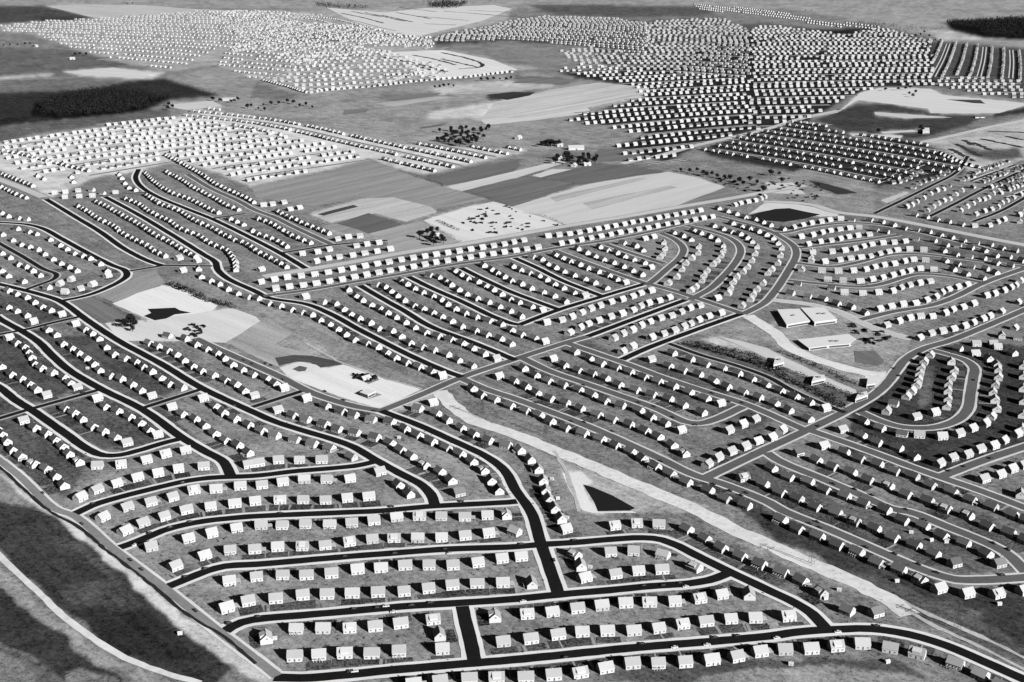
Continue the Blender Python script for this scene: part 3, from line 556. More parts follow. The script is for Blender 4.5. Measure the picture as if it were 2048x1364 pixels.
# ---------------------------------------------------------------- the ground: one sheet to the horizon, its cover tone stored per vertex
def inside(poly, x, y):
    c = np.zeros(x.shape, bool); n = len(poly); j = n-1
    for i in range(n):
        xi, yi = poly[i][0], poly[i][1]; xj, yj = poly[j][0], poly[j][1]
        if yi != yj:
            c ^= ((yi > y) != (yj > y)) & (x < (xj-xi)*(y-yi)/(yj-yi)+xi)
        j = i
    return c
def vnoise(x, y, seed):            # smooth value noise, numpy
    rs = np.random.RandomState(seed); T = rs.rand(256, 256)
    xi = np.floor(x).astype(int); yi = np.floor(y).astype(int); fx = x-xi; fy = y-yi
    fx = fx*fx*(3-2*fx); fy = fy*fy*(3-2*fy)
    a = T[xi & 255, yi & 255]; b = T[(xi+1) & 255, yi & 255]; c = T[xi & 255, (yi+1) & 255]; d = T[(xi+1) & 255, (yi+1) & 255]
    return (a*(1-fx)+b*fx)*(1-fy)+(c*(1-fx)+d*fx)*fy - 0.5
def build_ground():
    pys = list(np.arange(1500, -172, -2.6)); ys = [G(1024, p)[1] for p in pys]
    ys = [-6000, 0, 300, 500] + ys + [60000, 120000]
    ss = np.concatenate([[-1.0], np.linspace(-1, 1, 760), [1.0]])
    Y = np.array(ys)[:, None]*np.ones((1, len(ss))); X = ss[None, :]*np.maximum(Y, 600)*0.5
    X[:, 0] = -90000; X[:, -1] = 90000
    n, m = Y.shape
    co = np.zeros((n*m, 3), np.float32); co[:, 0] = X.ravel(); co[:, 1] = Y.ravel()
    idx = np.arange(n*m).reshape(n, m)
    q = np.stack([idx[:-1, :-1], idx[:-1, 1:], idx[1:, 1:], idx[1:, :-1]], -1).reshape(-1, 4)
    me = D.meshes.new('ground'); me.vertices.add(n*m); me.vertices.foreach_set('co', co.ravel())
    me.loops.add(q.size); me.loops.foreach_set('vertex_index', q.ravel().astype(np.int32))
    me.polygons.add(len(q)); me.polygons.foreach_set('loop_start', (np.arange(len(q))*4).astype(np.int32))
    me.update(calc_edges=True)
    px, py = PX(X, Y); py = np.where(Y < 520, 1480, py); px = np.clip(px, -800, 2900)
    # natural edges: the outlines wander by a few metres
    k = np.clip((py+185)/1300, .1, 1.2)**1.7
    wx = (vnoise(X/23, Y/23, 1)*14 + vnoise(X/7, Y/7, 2)*6)*k; wy = (vnoise(X/23, Y/23, 3)*9 + vnoise(X/7, Y/7, 4)*4)*k
    px = px+wx; py = py+wy
    tone = np.full(X.shape, sr(135))
    for g, s in TONES:
        pl = P(s); tone = np.where(inside(pl, px, py), sr(g), tone)
    for _ in range(3):             # soften by one cell
        t = tone.copy(); t[1:-1, 1:-1] = (tone[1:-1, 1:-1]*4+tone[:-2, 1:-1]+tone[2:, 1:-1]+tone[1:-1, :-2]+tone[1:-1, 2:])/8; tone = t
    pat = 1 + 0.35*vnoise(X/60, Y/60, 5) + 0.35*vnoise(X/17, Y/17, 6)
    tone = np.clip(tone*pat, 0.01, 0.85)
    at = me.attributes.new('cover', 'FLOAT', 'POINT'); at.data.foreach_set('value', tone.ravel().astype(np.float32))
    m_, nt, b = newmat('ground_cover')
    a = nt.nodes.new('ShaderNodeAttribute'); a.attribute_name = 'cover'
    n1 = noise(nt, 0.22, 5, .85); n2 = noise(nt, 0.05, 5, .7); n3 = noise(nt, 1.0, 3, .6, scaled(nt, 0.012, 0.16, -0.9))
    f = mth(nt, 'ADD', mth(nt, 'MULTIPLY', mth(nt, 'SUBTRACT', n1, .5), 4.2), mth(nt, 'MULTIPLY', mth(nt, 'SUBTRACT', n2, .5), 1.7))
    f = mth(nt, 'ADD', f, mth(nt, 'MULTIPLY', mth(nt, 'SUBTRACT', n3, .5), 1.25))
    sp1 = noise(nt, .55, 3, .7); sp2 = noise(nt, .17, 4, .8)   # tufts, beds and worn spots
    k1 = mth(nt, 'MINIMUM', mth(nt, 'MAXIMUM', mth(nt, 'MULTIPLY', mth(nt, 'SUBTRACT', sp1, .56), 9), 0.0), .55); k2 = mth(nt, 'MINIMUM', mth(nt, 'MAXIMUM', mth(nt, 'MULTIPLY', mth(nt, 'SUBTRACT', sp2, .57), 7), 0.0), .5)
    k3 = mth(nt, 'MINIMUM', mth(nt, 'MAXIMUM', mth(nt, 'MULTIPLY', mth(nt, 'SUBTRACT', .42, sp2), 6), 0.0), .6)
    f = mth(nt, 'ADD', mth(nt, 'SUBTRACT', mth(nt, 'SUBTRACT', f, k1), k2), k3)
    # bare pale sand is smoother than grass
    damp = mth(nt, 'SUBTRACT', 1.0, mth(nt, 'MULTIPLY', a.outputs['Fac'], 0.95))
    f = mth(nt, 'ADD', 1.0, mth(nt, 'MULTIPLY', f, damp))
    f = mth(nt, 'MAXIMUM', mth(nt, 'MULTIPLY', f, a.outputs['Fac']), 0.006)
    f = mth(nt, 'MINIMUM', f, 0.85)
    grey(nt, f, b)
    tag(link('ground', me, m_), kind='structure')
build_ground()

# ---------------------------------------------------------------- crisp plots, each with its crop or grading rows
def plot_mat(g, ang, k):
    m, nt, b_ = newmat('plot_cover'); a = sr(g)
    n1 = noise(nt, 1.0, 3, .6, scaled(nt, .0025, .05, ang)); n2 = noise(nt, 1.0, 4, .7, scaled(nt, .02, .35, ang)); n3 = noise(nt, .3, 4, .8)
    amp = .9 if g < 200 else .35
    f = mth(nt, 'ADD', mth(nt, 'MULTIPLY', mth(nt, 'SUBTRACT', n1, .5), 1.1*amp), mth(nt, 'MULTIPLY', mth(nt, 'SUBTRACT', n2, .5), 1.0*amp))
    f = mth(nt, 'ADD', mth(nt, 'ADD', f, mth(nt, 'MULTIPLY', mth(nt, 'SUBTRACT', n3, .5), 1.3*amp)), 1.0)
    grey(nt, mth(nt, 'MINIMUM', mth(nt, 'MAXIMUM', mth(nt, 'MULTIPLY', f, a), .006), .85), b_); return m
for k, (g, s, dr) in enumerate(PLOTS):
    pl = P(s); c = (sum(p[0] for p in pl)/len(pl), sum(p[1] for p in pl)/len(pl)); A = G(*c); B = G(c[0]+dr[0], c[1]+dr[1])
    r = random.Random(k); q = []
    for i, (x, y, _) in enumerate(pl):     # straight edges, slightly uneven
        x2, y2, _ = pl[(i+1) % len(pl)]; a_ = Vector(G(x, y)); c_ = Vector(G(x2, y2)); n = max(int((c_-a_).length/25), 1); n = min(n, 14)
        nn = Vector((-(c_-a_).y, (c_-a_).x)).normalized() if (c_-a_).length > 1 else Vector((0, 0))
        for t in range(n): p = a_.lerp(c_, t/n)+nn*(r.uniform(-1.2, 1.2) if t else 0); q.append((p.x, p.y, .012+.0035*k))
    mb = MB(); mb.poly(q)
    tag(link('sand' if g > 210 else 'field', mb.mesh('plot'), plot_mat(g, math.atan2(B[1]-A[1], B[0]-A[0]), k)), kind='structure')

# ---------------------------------------------------------------- streets with pavements; nothing flush lies in one plane
ASPH = {'d': M('dark_asphalt', .015, .5, .3), 'g': M('grey_concrete', .13, .3, .3), 'p': M('pale_highway', .56, .2, .3), 'n': M('narrow_asphalt', .02, .5, .3), 'w': M('washed_road', .55, .25, .2), 'e': M('lane_asphalt', .26, .3, .2), 't': M('sandy_track', .74, .3, .15)}
WALK = {'d': M('concrete_walk', .8, .25, .8), 'g': M('grey_walk', .66, .25, .8), 'p': M('shoulder', .3, .3, .3), 'n': M('narrow_walk', .45, .3, .8), 'w': M('road_edge', .7, .3, .3), 'e': M('lane_edge', .75, .3, .6)}
HALF = {'d': (4.7, 8.0), 'g': (5.0, 7.4), 'p': (8.0, 10.5), 'n': (3.6, 6.2), 'w': (5.5, 7.5), 'e': (3.6, 6.0), 't': (7.5, 7.5), 'f': (3.2, 3.2), 's': (1.8, 1.8)}
STREET_LINES = []; used = []
def level_for(pts, half):
    a = np.array([(p.x, p.y) for p in pts]); lo = a.min(0)-half; hi = a.max(0)+half; taken = set()
    for (b, blo, bhi, bh, lv) in used:
        if (lo > bhi).any() or (hi < blo).any(): continue
        d = np.abs(a[:, None, :]-b[None, :, :]).max(2)
        if d.min() < half+bh+8: taken.add(lv)
    lv = 0
    while lv in taken: lv += 1
    used.append((a, lo, hi, half, lv)); return lv
for kind, s in STREETS:
    pts = curve_pts([G(x, y) for x, y, _ in P(s)], 7.0)
    hi, ho = HALF[kind]; lv = level_for(pts, ho); STREET_LINES.append((pts, ho, kind))
    cx, cy = pts[len(pts)//2]
    if kind == 'f':
        mb = MB(); ribbon(mb, pts, 3.2 if cy < 2200 else 6.0, .205+.004*lv, wob=.5, seed=len(used)); tag(link('path', mb.mesh('path'), M('turned_earth', .05, .5, .3)), kind='structure'); continue
    if kind == 's':
        mb = MB(); ribbon(mb, pts, 1.8, .205+.004*lv, wob=.6, seed=len(used)); tag(link('path', mb.mesh('path'), M('worn_track', .5, .5, .3)), kind='structure'); continue
    if kind == 't':
        mb = MB(); ribbon(mb, pts, 2.6 if cx < -150 else 8.5, .205+.004*lv, wob=.15, seed=len(used))
        tag(link('path', mb.mesh('path'), ASPH['t']), kind='structure'); continue
    mb = MB()
    ends = [pts[0]-(pts[1]-pts[0]).normalized()*(0 if kind in 'w' else 1)] + pts[1:-1] + [pts[-1]]
    ribbon(mb, pts, ho, .22+.005*lv, wob=.05, seed=len(used))
    tag(link('pavement', mb.mesh('pavement'), WALK[kind]), kind='structure')
    mb = MB(); ribbon(mb, pts, hi, .30+.005*lv, wob=.04, seed=len(used)+500)
    tag(link('street', mb.mesh('street'), ASPH[kind]), kind='structure')
for s in ("02:-60,985 0,1012 150,1150 430,1385 03:600,105 860,318 1200,577 1500,827 1800,1010 2048,1222",):
    mb = MB(); ribbon(mb, curve_pts([G(x, y) for x, y, _ in P(s)], 5.0), 1.3, .42, wob=.4, seed=3)
    tag(link('drainage_ditch', mb.mesh('drainage_ditch'), M('ditch_mud', .03, .4, .3)), kind='structure')
for s in WATER:
    pts = [Vector(G(x, y)) for x, y, _ in P(s)]
    mb = MB(); mb.poly([(p.x, p.y, .21) for p in pts])
    tag(link('water', mb.mesh('water'), M('still_water', .008, .3, .2, .6)), kind='structure')

# ---------------------------------------------------------------- houses
HL, HW, EH, RH = 4.75, 4.0, 3.5, 7.0
WALL = [M('white_clapboard', .56, .1, 2), M('pale_clapboard', .50, .1, 2), M('grey_clapboard', .42, .1, 2)]
ROOF = [M('pale_shingle', .44, .18, 1.2), M('grey_shingle', .36, .18, 1.2), M('dark_and_shaded_shingle', .11, .2, 1.2), M('shaded_shingle', .17, .2, 1.2)]  # last two tones hold the shade of roof slopes turned off the sun
GLASS = M('window_glass', .07, .2, 1, .3); PANE = M('house_window', .2, .2, 1, .5); DOOR = M('painted_door', .12, .2, 1); BRICK = M('chimney_brick', .25, .2, 2)
def wall_mb(mb, L=HL, W=HW, E=EH, R=RH, m=0):
    b = len(mb.v)
    for x in (-L, L): mb.v += [(x, -W, 0), (x, W, 0), (x, W, E), (x, 0, R-.12), (x, -W, E)]
    mb.f += [(b, b+5, b+9, b+4), (b+1, b+2, b+7, b+6), (b, b+4, b+3, b+2, b+1), (b+5, b+6, b+7, b+8, b+9)]; mb.m += [m]*4
def roof_mb(mb, L=HL, W=HW, E=EH, R=RH, m=0, o=.28, t=.18):
    sl = (R-E)/W; l = L+o; w2 = W+o; e = E-sl*o
    b = len(mb.v)
    for x in (-l, l): mb.v += [(x, -w2, e), (x, 0, R), (x, w2, e), (x, -w2, e-t), (x, 0, R-t), (x, w2, e-t)]
    for q in ((0, 6, 7, 1), (1, 7, 8, 2), (3, 4, 10, 9), (4, 5, 11, 10), (0, 3, 9, 6), (2, 8, 11, 5), (0, 1, 4, 3), (1, 2, 5, 4), (6, 9, 10, 7), (7, 10, 11, 8)):
        mb.f.append(tuple(b+i for i in q)); mb.m.append(m)
def part(name, fn, mat, parent=None):
    mb = MB(); fn(mb); return link(name, mb.mesh(name), mat, parent)
PM = {}
def pm(name, fn):
    mb = MB(); fn(mb); PM[name] = mb.mesh(name); return PM[name]
pm('wall', lambda b: wall_mb(b)); pm('roof', lambda b: roof_mb(b))
pm('chimney', lambda b: (b.box(-.3, .3, -.3, .3, RH-1.0, RH+.3), b.box(-.36, .36, -.36, .36, RH+.3, RH+.38)))
pm('window', lambda b: b.box(-.65, .65, -.04, .03, -.55, .55)); pm('door', lambda b: b.box(-.5, .5, -.04, .03, 0, 2.1))
def shed_dormer(b):
    b.poly([(-2.6, -HW+.1, EH-.05), (2.6, -HW+.1, EH-.05), (2.6, -HW+.1, EH+1.9), (-2.6, -HW+.1, EH+1.9)])
    for x in (-2.6, 2.6): b.poly([(x, -HW+.1, EH-.05), (x, -HW+.1, EH+1.9), (x, -.9, RH-.55), (x, -1.0, RH-.9)])
    b.poly([(-2.8, -HW-.2, EH+1.85), (2.8, -HW-.2, EH+1.85), (2.8, -.5, RH-.25), (-2.8, -.5, RH-.25)])
pm('dormer', shed_dormer)
def carport(b):
    b.box(HL+.05, HL+3.6, -3.2, 2.4, 2.25, 2.42)
    for x, y in ((HL+3.4, -3.0), (HL+3.4, 2.2)): b.box(x-.08, x+.08, y-.08, y+.08, 0, 2.25)
pm('carport', carport)
def porch(b):
    for x in (-3.6, -1.6, .4, 2.4): b.box(x-.15, x+.15, -HW-2.2, -HW-.02, 2.0, 2.2); b.box(x-.1, x+.1, -HW-2.15, -HW-1.95, 0, 2.0)
    b.box(-3.8, 2.6, -HW-2.3, -HW-2.1, 2.2, 2.34)
pm('porch_frame', porch)
def child(name, me, mat, parent, loc=(0, 0, 0), rz=0):
    o = D.objects.new(name, me); COL.objects.link(o); o.parent = parent; o.location = loc; o.rotation_euler = (0, 0, rz)
    if not me.materials: me.materials.append(mat)
    o.material_slots[0].link = 'OBJECT'; o.material_slots[0].material = mat
    return o
def make_house(wm, rm, extra):
    e = D.objects.new('house', None); COL.objects.link(e)
    child('wall', PM['wall'], wm, e); r = child('roof', PM['roof'], rm, e)
    child('chimney', PM['chimney'], BRICK, r, (-.6 if extra != 'carport' else 1.2, .3, 0))
    for x in (-3.2, 3.0): child('window', PM['window'], PANE, e, (x, -HW, 1.55))
    child('window', PM['window'], PANE, e, (-1.0, HW, 1.55), math.pi)
    for sx in (-1, 1): child('window', PM['window'], PANE, e, (sx*HL, .2, 3.9), sx*math.pi/2)
    child('door', PM['door'], DOOR, e, (0, -HW, .15))
    if extra: child(extra, PM[extra], wm if extra != 'carport' else WALL[0], e)
    return e
# placing: every house point of the survey
HOUSES = []                        # x, y, ridge angle, row name, order, flip
def add_row(name, pts, given=None):
    g = [Vector(G(x, y, 2.6)) for x, y, _ in pts]; n = len(g); idx = []
    horiz = abs(pts[-1][0]-pts[0][0]) >= abs(pts[-1][1]-pts[0][1])
    order = sorted(range(n), key=lambda i: pts[i][0] if horiz else pts[i][1])
    rank = {i: k for k, i in enumerate(order)}
    for i in range(n):
        if pts[i][2]:
            a = Vector(G(pts[i][0]-20, pts[i][1]+5)); b = Vector(G(pts[i][0]+20, pts[i][1]-5)); d = b-a
        elif given: a = Vector(G(*pts[i][:2])); d = Vector(G(pts[i][0]+given[0], pts[i][1]+given[1]))-a
        else:
            a = g[max(i-1, 0)]; b = g[min(i+1, n-1)]
            if (b-a).length > 75 and 0 < i < n-1: b = g[i+1] if (g[i+1]-g[i]).length < (g[i]-g[i-1]).length else g[i-1]; a = g[i]
            d = b-a
            if d.length < .1: d = Vector((1, .1))
        HOUSES.append([g[i].x, g[i].y, math.atan2(d.y, d.x), name, rank[i], horiz, pts[i][0], pts[i][1], n])
for nm, s in ROWS:
    given = (12, 45) if nm in ("the row left of the bottom cross street", "the corners beside the cross street") else ((40, -6) if 'start of' in nm else None)
    add_row(nm, P(s), given)
for s in NEARX: add_row(None, P(s), (40, -8) if len(P(s)) == 1 else None)
for s in AUTO:
    c = curve_pts([G(x, y, 2.6) for x, y, _ in P(s)], 4.0)
    _, L = at_dist(c, [0]); n = max(int(round(L/18.6)), 1)
    res, _ = at_dist(c, [L*k/n for k in range(n+1)])
    for p, d in res:
        q = PX(np.array(p.x), np.array(p.y)); HOUSES.append([p.x+rnd.uniform(-.6, .6), p.y+rnd.uniform(-.8, .8), math.atan2(d.y, d.x), None, 0, True, float(q[0]), float(q[1]), 0])
taken = {}
def cell(x, y): return (int(x//16), int(y//16))
for h in HOUSES: taken.setdefault(cell(h[0], h[1]), []).append((h[0], h[1]))
def clear(x, y, r=13.0):
    cx, cy = cell(x, y)
    for i in (-1, 0, 1):
        for j in (-1, 0, 1):
            for a, b in taken.get((cx+i, cy+j), ()):
                if (a-x)**2+(b-y)**2 < r*r: return False
    return True
FAR_ROADS = []
for fi, (poly, guide, wide, back) in enumerate([f[:4] for f in FILLS]):
    pl = P(poly); gp = [G(x, y) for x, y, _ in P(guide)]
    base = curve_pts(gp, 12.0); d0 = (base[0]-base[1]).normalized(); d1 = (base[-1]-base[-2]).normalized()
    base = [base[0]+d0*12*k for k in range(60, 0, -1)] + base + [base[-1]+d1*12*k for k in range(1, 61)]
    lo = np.array([(x, y) for x, y, _ in pl])
    for side in (-1, 1):
        off = 0.0 if side == 1 else -back; k = 0
        while abs(off) < 2600:
            row = []
            for i, p in enumerate(base):
                dd = (base[min(i+1, len(base)-1)]-base[max(i-1, 0)]).normalized(); row.append(p+Vector((-dd.y, dd.x))*off)
            rx = np.array([p.x for p in row]); ry = np.array([p.y for p in row]); qx, qy = PX(rx, ry)
            ok = inside(pl, qx, qy) & (ry > 100)
            if ok.any():
                _, L = at_dist(row, [0])
                ph = rnd.uniform(0, 18); res, _ = at_dist(row, list(np.arange(ph, L, 14.5 if fi == 9 else 20.5 if fi < 10 else 17.6)))
                hx = np.array([p.x for p, _ in res]); hy = np.array([p.y for p, _ in res]); ax, ay = PX(hx, hy); oki = inside(pl, ax, ay)
                for (p, dd), o_, a_, b_ in zip(res, oki, ax, ay):
                    if o_ and rnd.random() > .03 and clear(p.x, p.y, 12.0 if fi < 11 else 14):
                        x = p.x+rnd.uniform(-1.2, 1.2); y = p.y+rnd.uniform(-1.2, 1.2)
                        taken.setdefault(cell(x, y), []).append((x, y))
                        HOUSES.append([x, y, math.atan2(dd.y, dd.x)+rnd.uniform(-.05, .05), None, 0, True, float(a_), float(b_), 0])
                if (k % 2 == 0) == (side == 1):   # the street lies on the wide side of this row
                    run = []
                    c_ = off + side*wide/2 if side == 1 else off - wide/2
                    for i, p in enumerate(base):
                        dd = (base[min(i+1, len(base)-1)]-base[max(i-1, 0)]).normalized(); s_ = p+Vector((-dd.y, dd.x))*c_
                        if ok[i] and (not run or (s_-run[-1]).length > 6): run.append(s_)
                        elif not ok[i] and run:
                            if len(run) > 2: FAR_ROADS.append((fi, run))
                            run = []
                    if len(run) > 2: FAR_ROADS.append((fi, run))
            k += 1
            off += side*(wide if (k % 2 == 1) == (side == 1) else back)
for fi in range(len(FILLS)):
    runs = [r for f, r in FAR_ROADS if f == fi]
    if not runs: continue
    bright = fi in (0, 1, 2, 12, 13)
    mb = MB()
    for i, r in enumerate(runs): ribbon(mb, r, 7.0, .22+.004*(i % 5))
    tag(link('pavement', mb.mesh('pavement'), M('far_walk', .62, .2, .3) if bright else WALK['g']), kind='structure')
    mb = MB()
    for i, r in enumerate(runs): ribbon(mb, r, 3.6, .26+.004*(i % 5))
    tag(link('street', mb.mesh('street'), M('far_street_pale', .16, .2, .3) if bright else M('far_street', .05, .3, .3)), kind='structure')

def DIAG(h):                       # ridge near the sun's bearing; such roofs get slope shade in their colour
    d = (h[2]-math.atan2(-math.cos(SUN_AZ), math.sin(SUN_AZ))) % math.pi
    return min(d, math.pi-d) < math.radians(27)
# the 300 that show largest are things, the rest one mass
vis = [h for h in HOUSES if -12 < h[6] < 2060 and -5 < h[7] < 1372]
cand = sorted([h for h in vis if h[3]], key=lambda h: -h[7])[:300]
near_ids = set(id(h) for h in cand)
ORD = "first second third fourth fifth sixth seventh eighth ninth tenth eleventh twelfth thirteenth fourteenth fifteenth sixteenth seventeenth eighteenth nineteenth twentieth twenty-first twenty-second twenty-third twenty-fourth twenty-fifth twenty-sixth twenty-seventh twenty-eighth twenty-ninth thirtieth thirty-first thirty-second thirty-third thirty-fourth thirty-fifth thirty-sixth thirty-seventh thirty-eighth thirty-ninth fortieth".split()
protos = {}
inrow = {}
for h in cand: inrow.setdefault(h[3], []).append(h)
for nm, hs in inrow.items():
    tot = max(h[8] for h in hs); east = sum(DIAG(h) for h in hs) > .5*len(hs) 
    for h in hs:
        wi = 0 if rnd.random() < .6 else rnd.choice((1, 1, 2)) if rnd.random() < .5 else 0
        ri = rnd.choice((2, 2, 3, 3, 2, 3)) if east else rnd.choice((0, 0, 1, 0, 1, 1))  # rows along the sun's bearing: slope shade put into the roof tone
        ex = rnd.choice((None, None, None, None, 'dormer', 'carport', 'porch_frame', None))
        flip = rnd.random() < .5 and False
        key = (wi, ri, ex)
        if key not in protos:
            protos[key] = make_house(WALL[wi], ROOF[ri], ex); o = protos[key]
        else:
            src = protos[key]; o = src.copy(); COL.objects.link(o)
            for ch in src.children:
                c = ch.copy(); COL.objects.link(c); c.parent = o
                for g2 in ch.children:
                    d = g2.copy(); COL.objects.link(d); d.parent = c
        a = h[2]
        # the front (-y side) looks towards the camera side
        if math.cos(a) < 0: a += math.pi
        o.location = (h[0]+rnd.uniform(-.5, .5), h[1]+rnd.uniform(-.5, .5), 0); o.rotation_euler = (0, 0, a+rnd.uniform(-.05, .05)); o.scale = (rnd.uniform(.93, 1.08), rnd.uniform(.94, 1.06), rnd.uniform(.94, 1.05))
        look = {None: ('white house', 'pale house', 'greyish house')[wi], 'dormer': 'dormered house', 'carport': 'house with carport', 'porch_frame': 'house with porch'}[ex]
        if ri == 2 and ex is None: look = 'shaded-roof house'
        side = ('left' if h[5] else 'top')
        k = h[4]
        if tot == 1: lab = look + ' at ' + nm
        elif k == 0: lab = look + (' at left end of ' if h[5] else ' at top of ') + nm
        else: lab = look + ', ' + ORD[min(k, 39)] + ' from ' + side + ' in ' + nm
        tag(o, lab, 'house', 'houses lining the estate streets')
# the farther houses, one mass
def mass(hs, name):
    mb = MB(); wall_mb(mb, m=0); nwf = len(mb.f)
    roof_mb(mb, m=1); mb.box(-.9, -.3, 0, .6, RH-1.0, RH+.6, m=2)
    mb.box(-4.0, -2.4, -HW-.03, -HW+.02, .9, 2.2, m=3); mb.box(2.2, 3.8, -HW-.03, -HW+.02, .9, 2.2, m=3); mb.box(-.5, .5, -HW-.03, -HW+.02, .1, 2.1, m=3)
    for sx in (-1, 1): mb.box(sx*HL-.03, sx*HL+.03, -.8, .8, 3.2, 4.6, m=3)
    V = np.array(mb.v); faces = mb.f; mi = np.array(mb.m)
    sizes = np.array([len(f) for f in faces]); flat = np.concatenate([np.array(f) for f in faces])
    n = len(hs); nv = len(V)
    A = np.array([h[2] for h in hs]); A = np.where(np.cos(A) < 0, A+math.pi, A); X = np.array([h[0] for h in hs]); Y = np.array([h[1] for h in hs])
    ca, sa = np.cos(A)[:, None], np.sin(A)[:, None]
    W = np.stack([X[:, None]+V[None, :, 0]*ca-V[None, :, 1]*sa, Y[:, None]+V[None, :, 0]*sa+V[None, :, 1]*ca, np.broadcast_to(V[None, :, 2], (n, nv))], -1).reshape(-1, 3)
    L = (flat[None, :]+(np.arange(n)*nv)[:, None]).ravel().astype(np.int32)
    ls = np.concatenate([[0], np.cumsum(sizes)[:-1]]); starts = (ls[None, :]+(np.arange(n)*len(flat))[:, None]).ravel().astype(np.int32)
    sc = np.random.RandomState(8).uniform(.92, 1.09, (n, 1, 3)); ctr = np.stack([X, Y, X*0], -1)[:, None, :]
    W = ((W.reshape(n, nv, 3)-ctr)*sc+ctr).reshape(-1, 3)
    rs = np.random.RandomState(3); px = np.array([h[6] for h in hs]); py = np.array([h[7] for h in hs])
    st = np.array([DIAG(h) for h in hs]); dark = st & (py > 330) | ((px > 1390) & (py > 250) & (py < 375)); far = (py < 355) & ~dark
    rsel = np.where(dark, rs.choice([5, 6, 5, 6], n), np.where(far, np.where(px > 880, rs.choice([1, 4, 6, 1], n), rs.choice([1, 1, 4, 6], n)), rs.choice([1, 1, 4], n)))  # sun-aligned roofs carry slope shade; darker far ones stand for cast shadows
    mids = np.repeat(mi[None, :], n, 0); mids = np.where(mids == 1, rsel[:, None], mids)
    me = D.meshes.new(name); me.vertices.add(len(W)); me.vertices.foreach_set('co', W.astype(np.float32).ravel())
    me.loops.add(len(L)); me.loops.foreach_set('vertex_index', L)
    me.polygons.add(len(starts)); me.polygons.foreach_set('loop_start', starts); me.polygons.foreach_set('material_index', mids.ravel().astype(np.int32))
    me.update(calc_edges=True); me.shade_flat()
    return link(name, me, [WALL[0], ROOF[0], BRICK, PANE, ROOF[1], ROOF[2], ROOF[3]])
rest = [h for h in HOUSES if id(h) not in near_ids]
tag(mass(rest, 'houses'), 'the thousands of small gabled houses of the estates beyond the nearest rows', 'houses', kind='stuff')
print('houses', len(HOUSES), 'near', len(cand), 'min y', cand[-1][7])

# ---------------------------------------------------------------- cars
PAINT = [M('black_paint', .012, .1, 1, .4), M('navy_paint', .03, .1, 1, .4), M('cream_paint', .7, .05, 1, .4)]
RUB = M('tyre_rubber', .01, .1, 1)
def car_body(b):
    prof = [(-2.4, .35), (-2.4, .85), (-1.9, 1.0), (-1.1, 1.05), (-.7, 1.1), (1.0, 1.1), (1.3, 1.0), (2.2, .92), (2.4, .75), (2.4, .35)]
    n = len(prof); b0 = len(b.v)
    for y in (-.9, .9):
        for x, z in prof: b.v.append((x, y, z))
    for i in range(n):
        j = (i+1) % n; b.f.append((b0+i, b0+j, b0+n+j, b0+n+i)); b.m.append(0)
    b.f += [tuple(b0+i for i in range(n-1, -1, -1)), tuple(b0+n+i for i in range(n))]; b.m += [0, 0]
    b.box(-.95, .75, -.68, .68, 1.58, 1.66)
def car_glass(b):
    b0 = len(b.v)
    b.v += [(-1.35, -.8, 1.1), (1.15, -.8, 1.1), (1.15, .8, 1.1), (-1.35, .8, 1.1), (-.9, -.66, 1.58), (.7, -.66, 1.58), (.7, .66, 1.58), (-.9, .66, 1.58)]
    for q in ((0, 1, 5, 4), (1, 2, 6, 5), (2, 3, 7, 6), (3, 0, 4, 7), (4, 5, 6, 7)): b.f.append(tuple(b0+i for i in q)); b.m.append(0)
pm('body', car_body); pm('windows', car_glass); pm('wheel', lambda b: b.rod((0, -.12, .34), (0, .12, .34), .34, n=10))
def near_line(x, y):
    best = None
    for pts, ho, kind in STREET_LINES:
        for i, p in enumerate(pts[:-1]):
            d = (p.x-x)**2+(p.y-y)**2
            if best is None or d < best[0]: best = (d, (pts[i+1]-p).normalized(), p, ho)
    return best
cproto = {}
def put_car(x, y, mi, lab):
    _, d, p, ho = near_line(x, y)
    if mi not in cproto:
        e = D.objects.new('parked_car', None); COL.objects.link(e); cproto[mi] = e
        child('body', PM['body'], PAINT[mi], e); child('window', PM['windows'], GLASS, e)
        for sx in (-1.45, 1.45):
            for sy in (-.84, .84): child('wheel', PM['wheel'], RUB, e, (sx, sy, 0))
        o = e
    else:
        o = cproto[mi].copy(); COL.objects.link(o)
        for ch in cproto[mi].children: c = ch.copy(); COL.objects.link(c); c.parent = o
    o.location = (x, y, .12); o.rotation_euler = (0, 0, math.atan2(d.y, d.x)+(math.pi if rnd.random() < .5 else 0))
    tag(o, lab, 'car', 'cars parked along the estate streets')
def where(x, y):
    row = min(cand, key=lambda h: (h[6]-x)**2+((h[7]-y)*1.6)**2)
    k = row[4]; t = ('the left end' if row[5] else 'the top') if k == 0 else 'the '+ORD[min(k, 39)]+' house'
    return t + ' of ' + row[3] if k else t+' of '+row[3]
seen = set()
for lst, dark in ((CARS, 1), (PALECARS, 0)):
    for x, y, _ in P(lst):
        g = G(x, y, .8); mi = (rnd.choice((0, 0, 1))) if dark else 2
        base = ('dark' if dark else 'cream'); wh = where(x, y); lab = base+' car parked by '+wh
        for q_ in ('second ', 'third ', 'fourth ', 'fifth '):
            if lab in seen: lab = q_+base+' car by '+wh
        seen.add(lab); put_car(g[0], g[1], mi, lab)

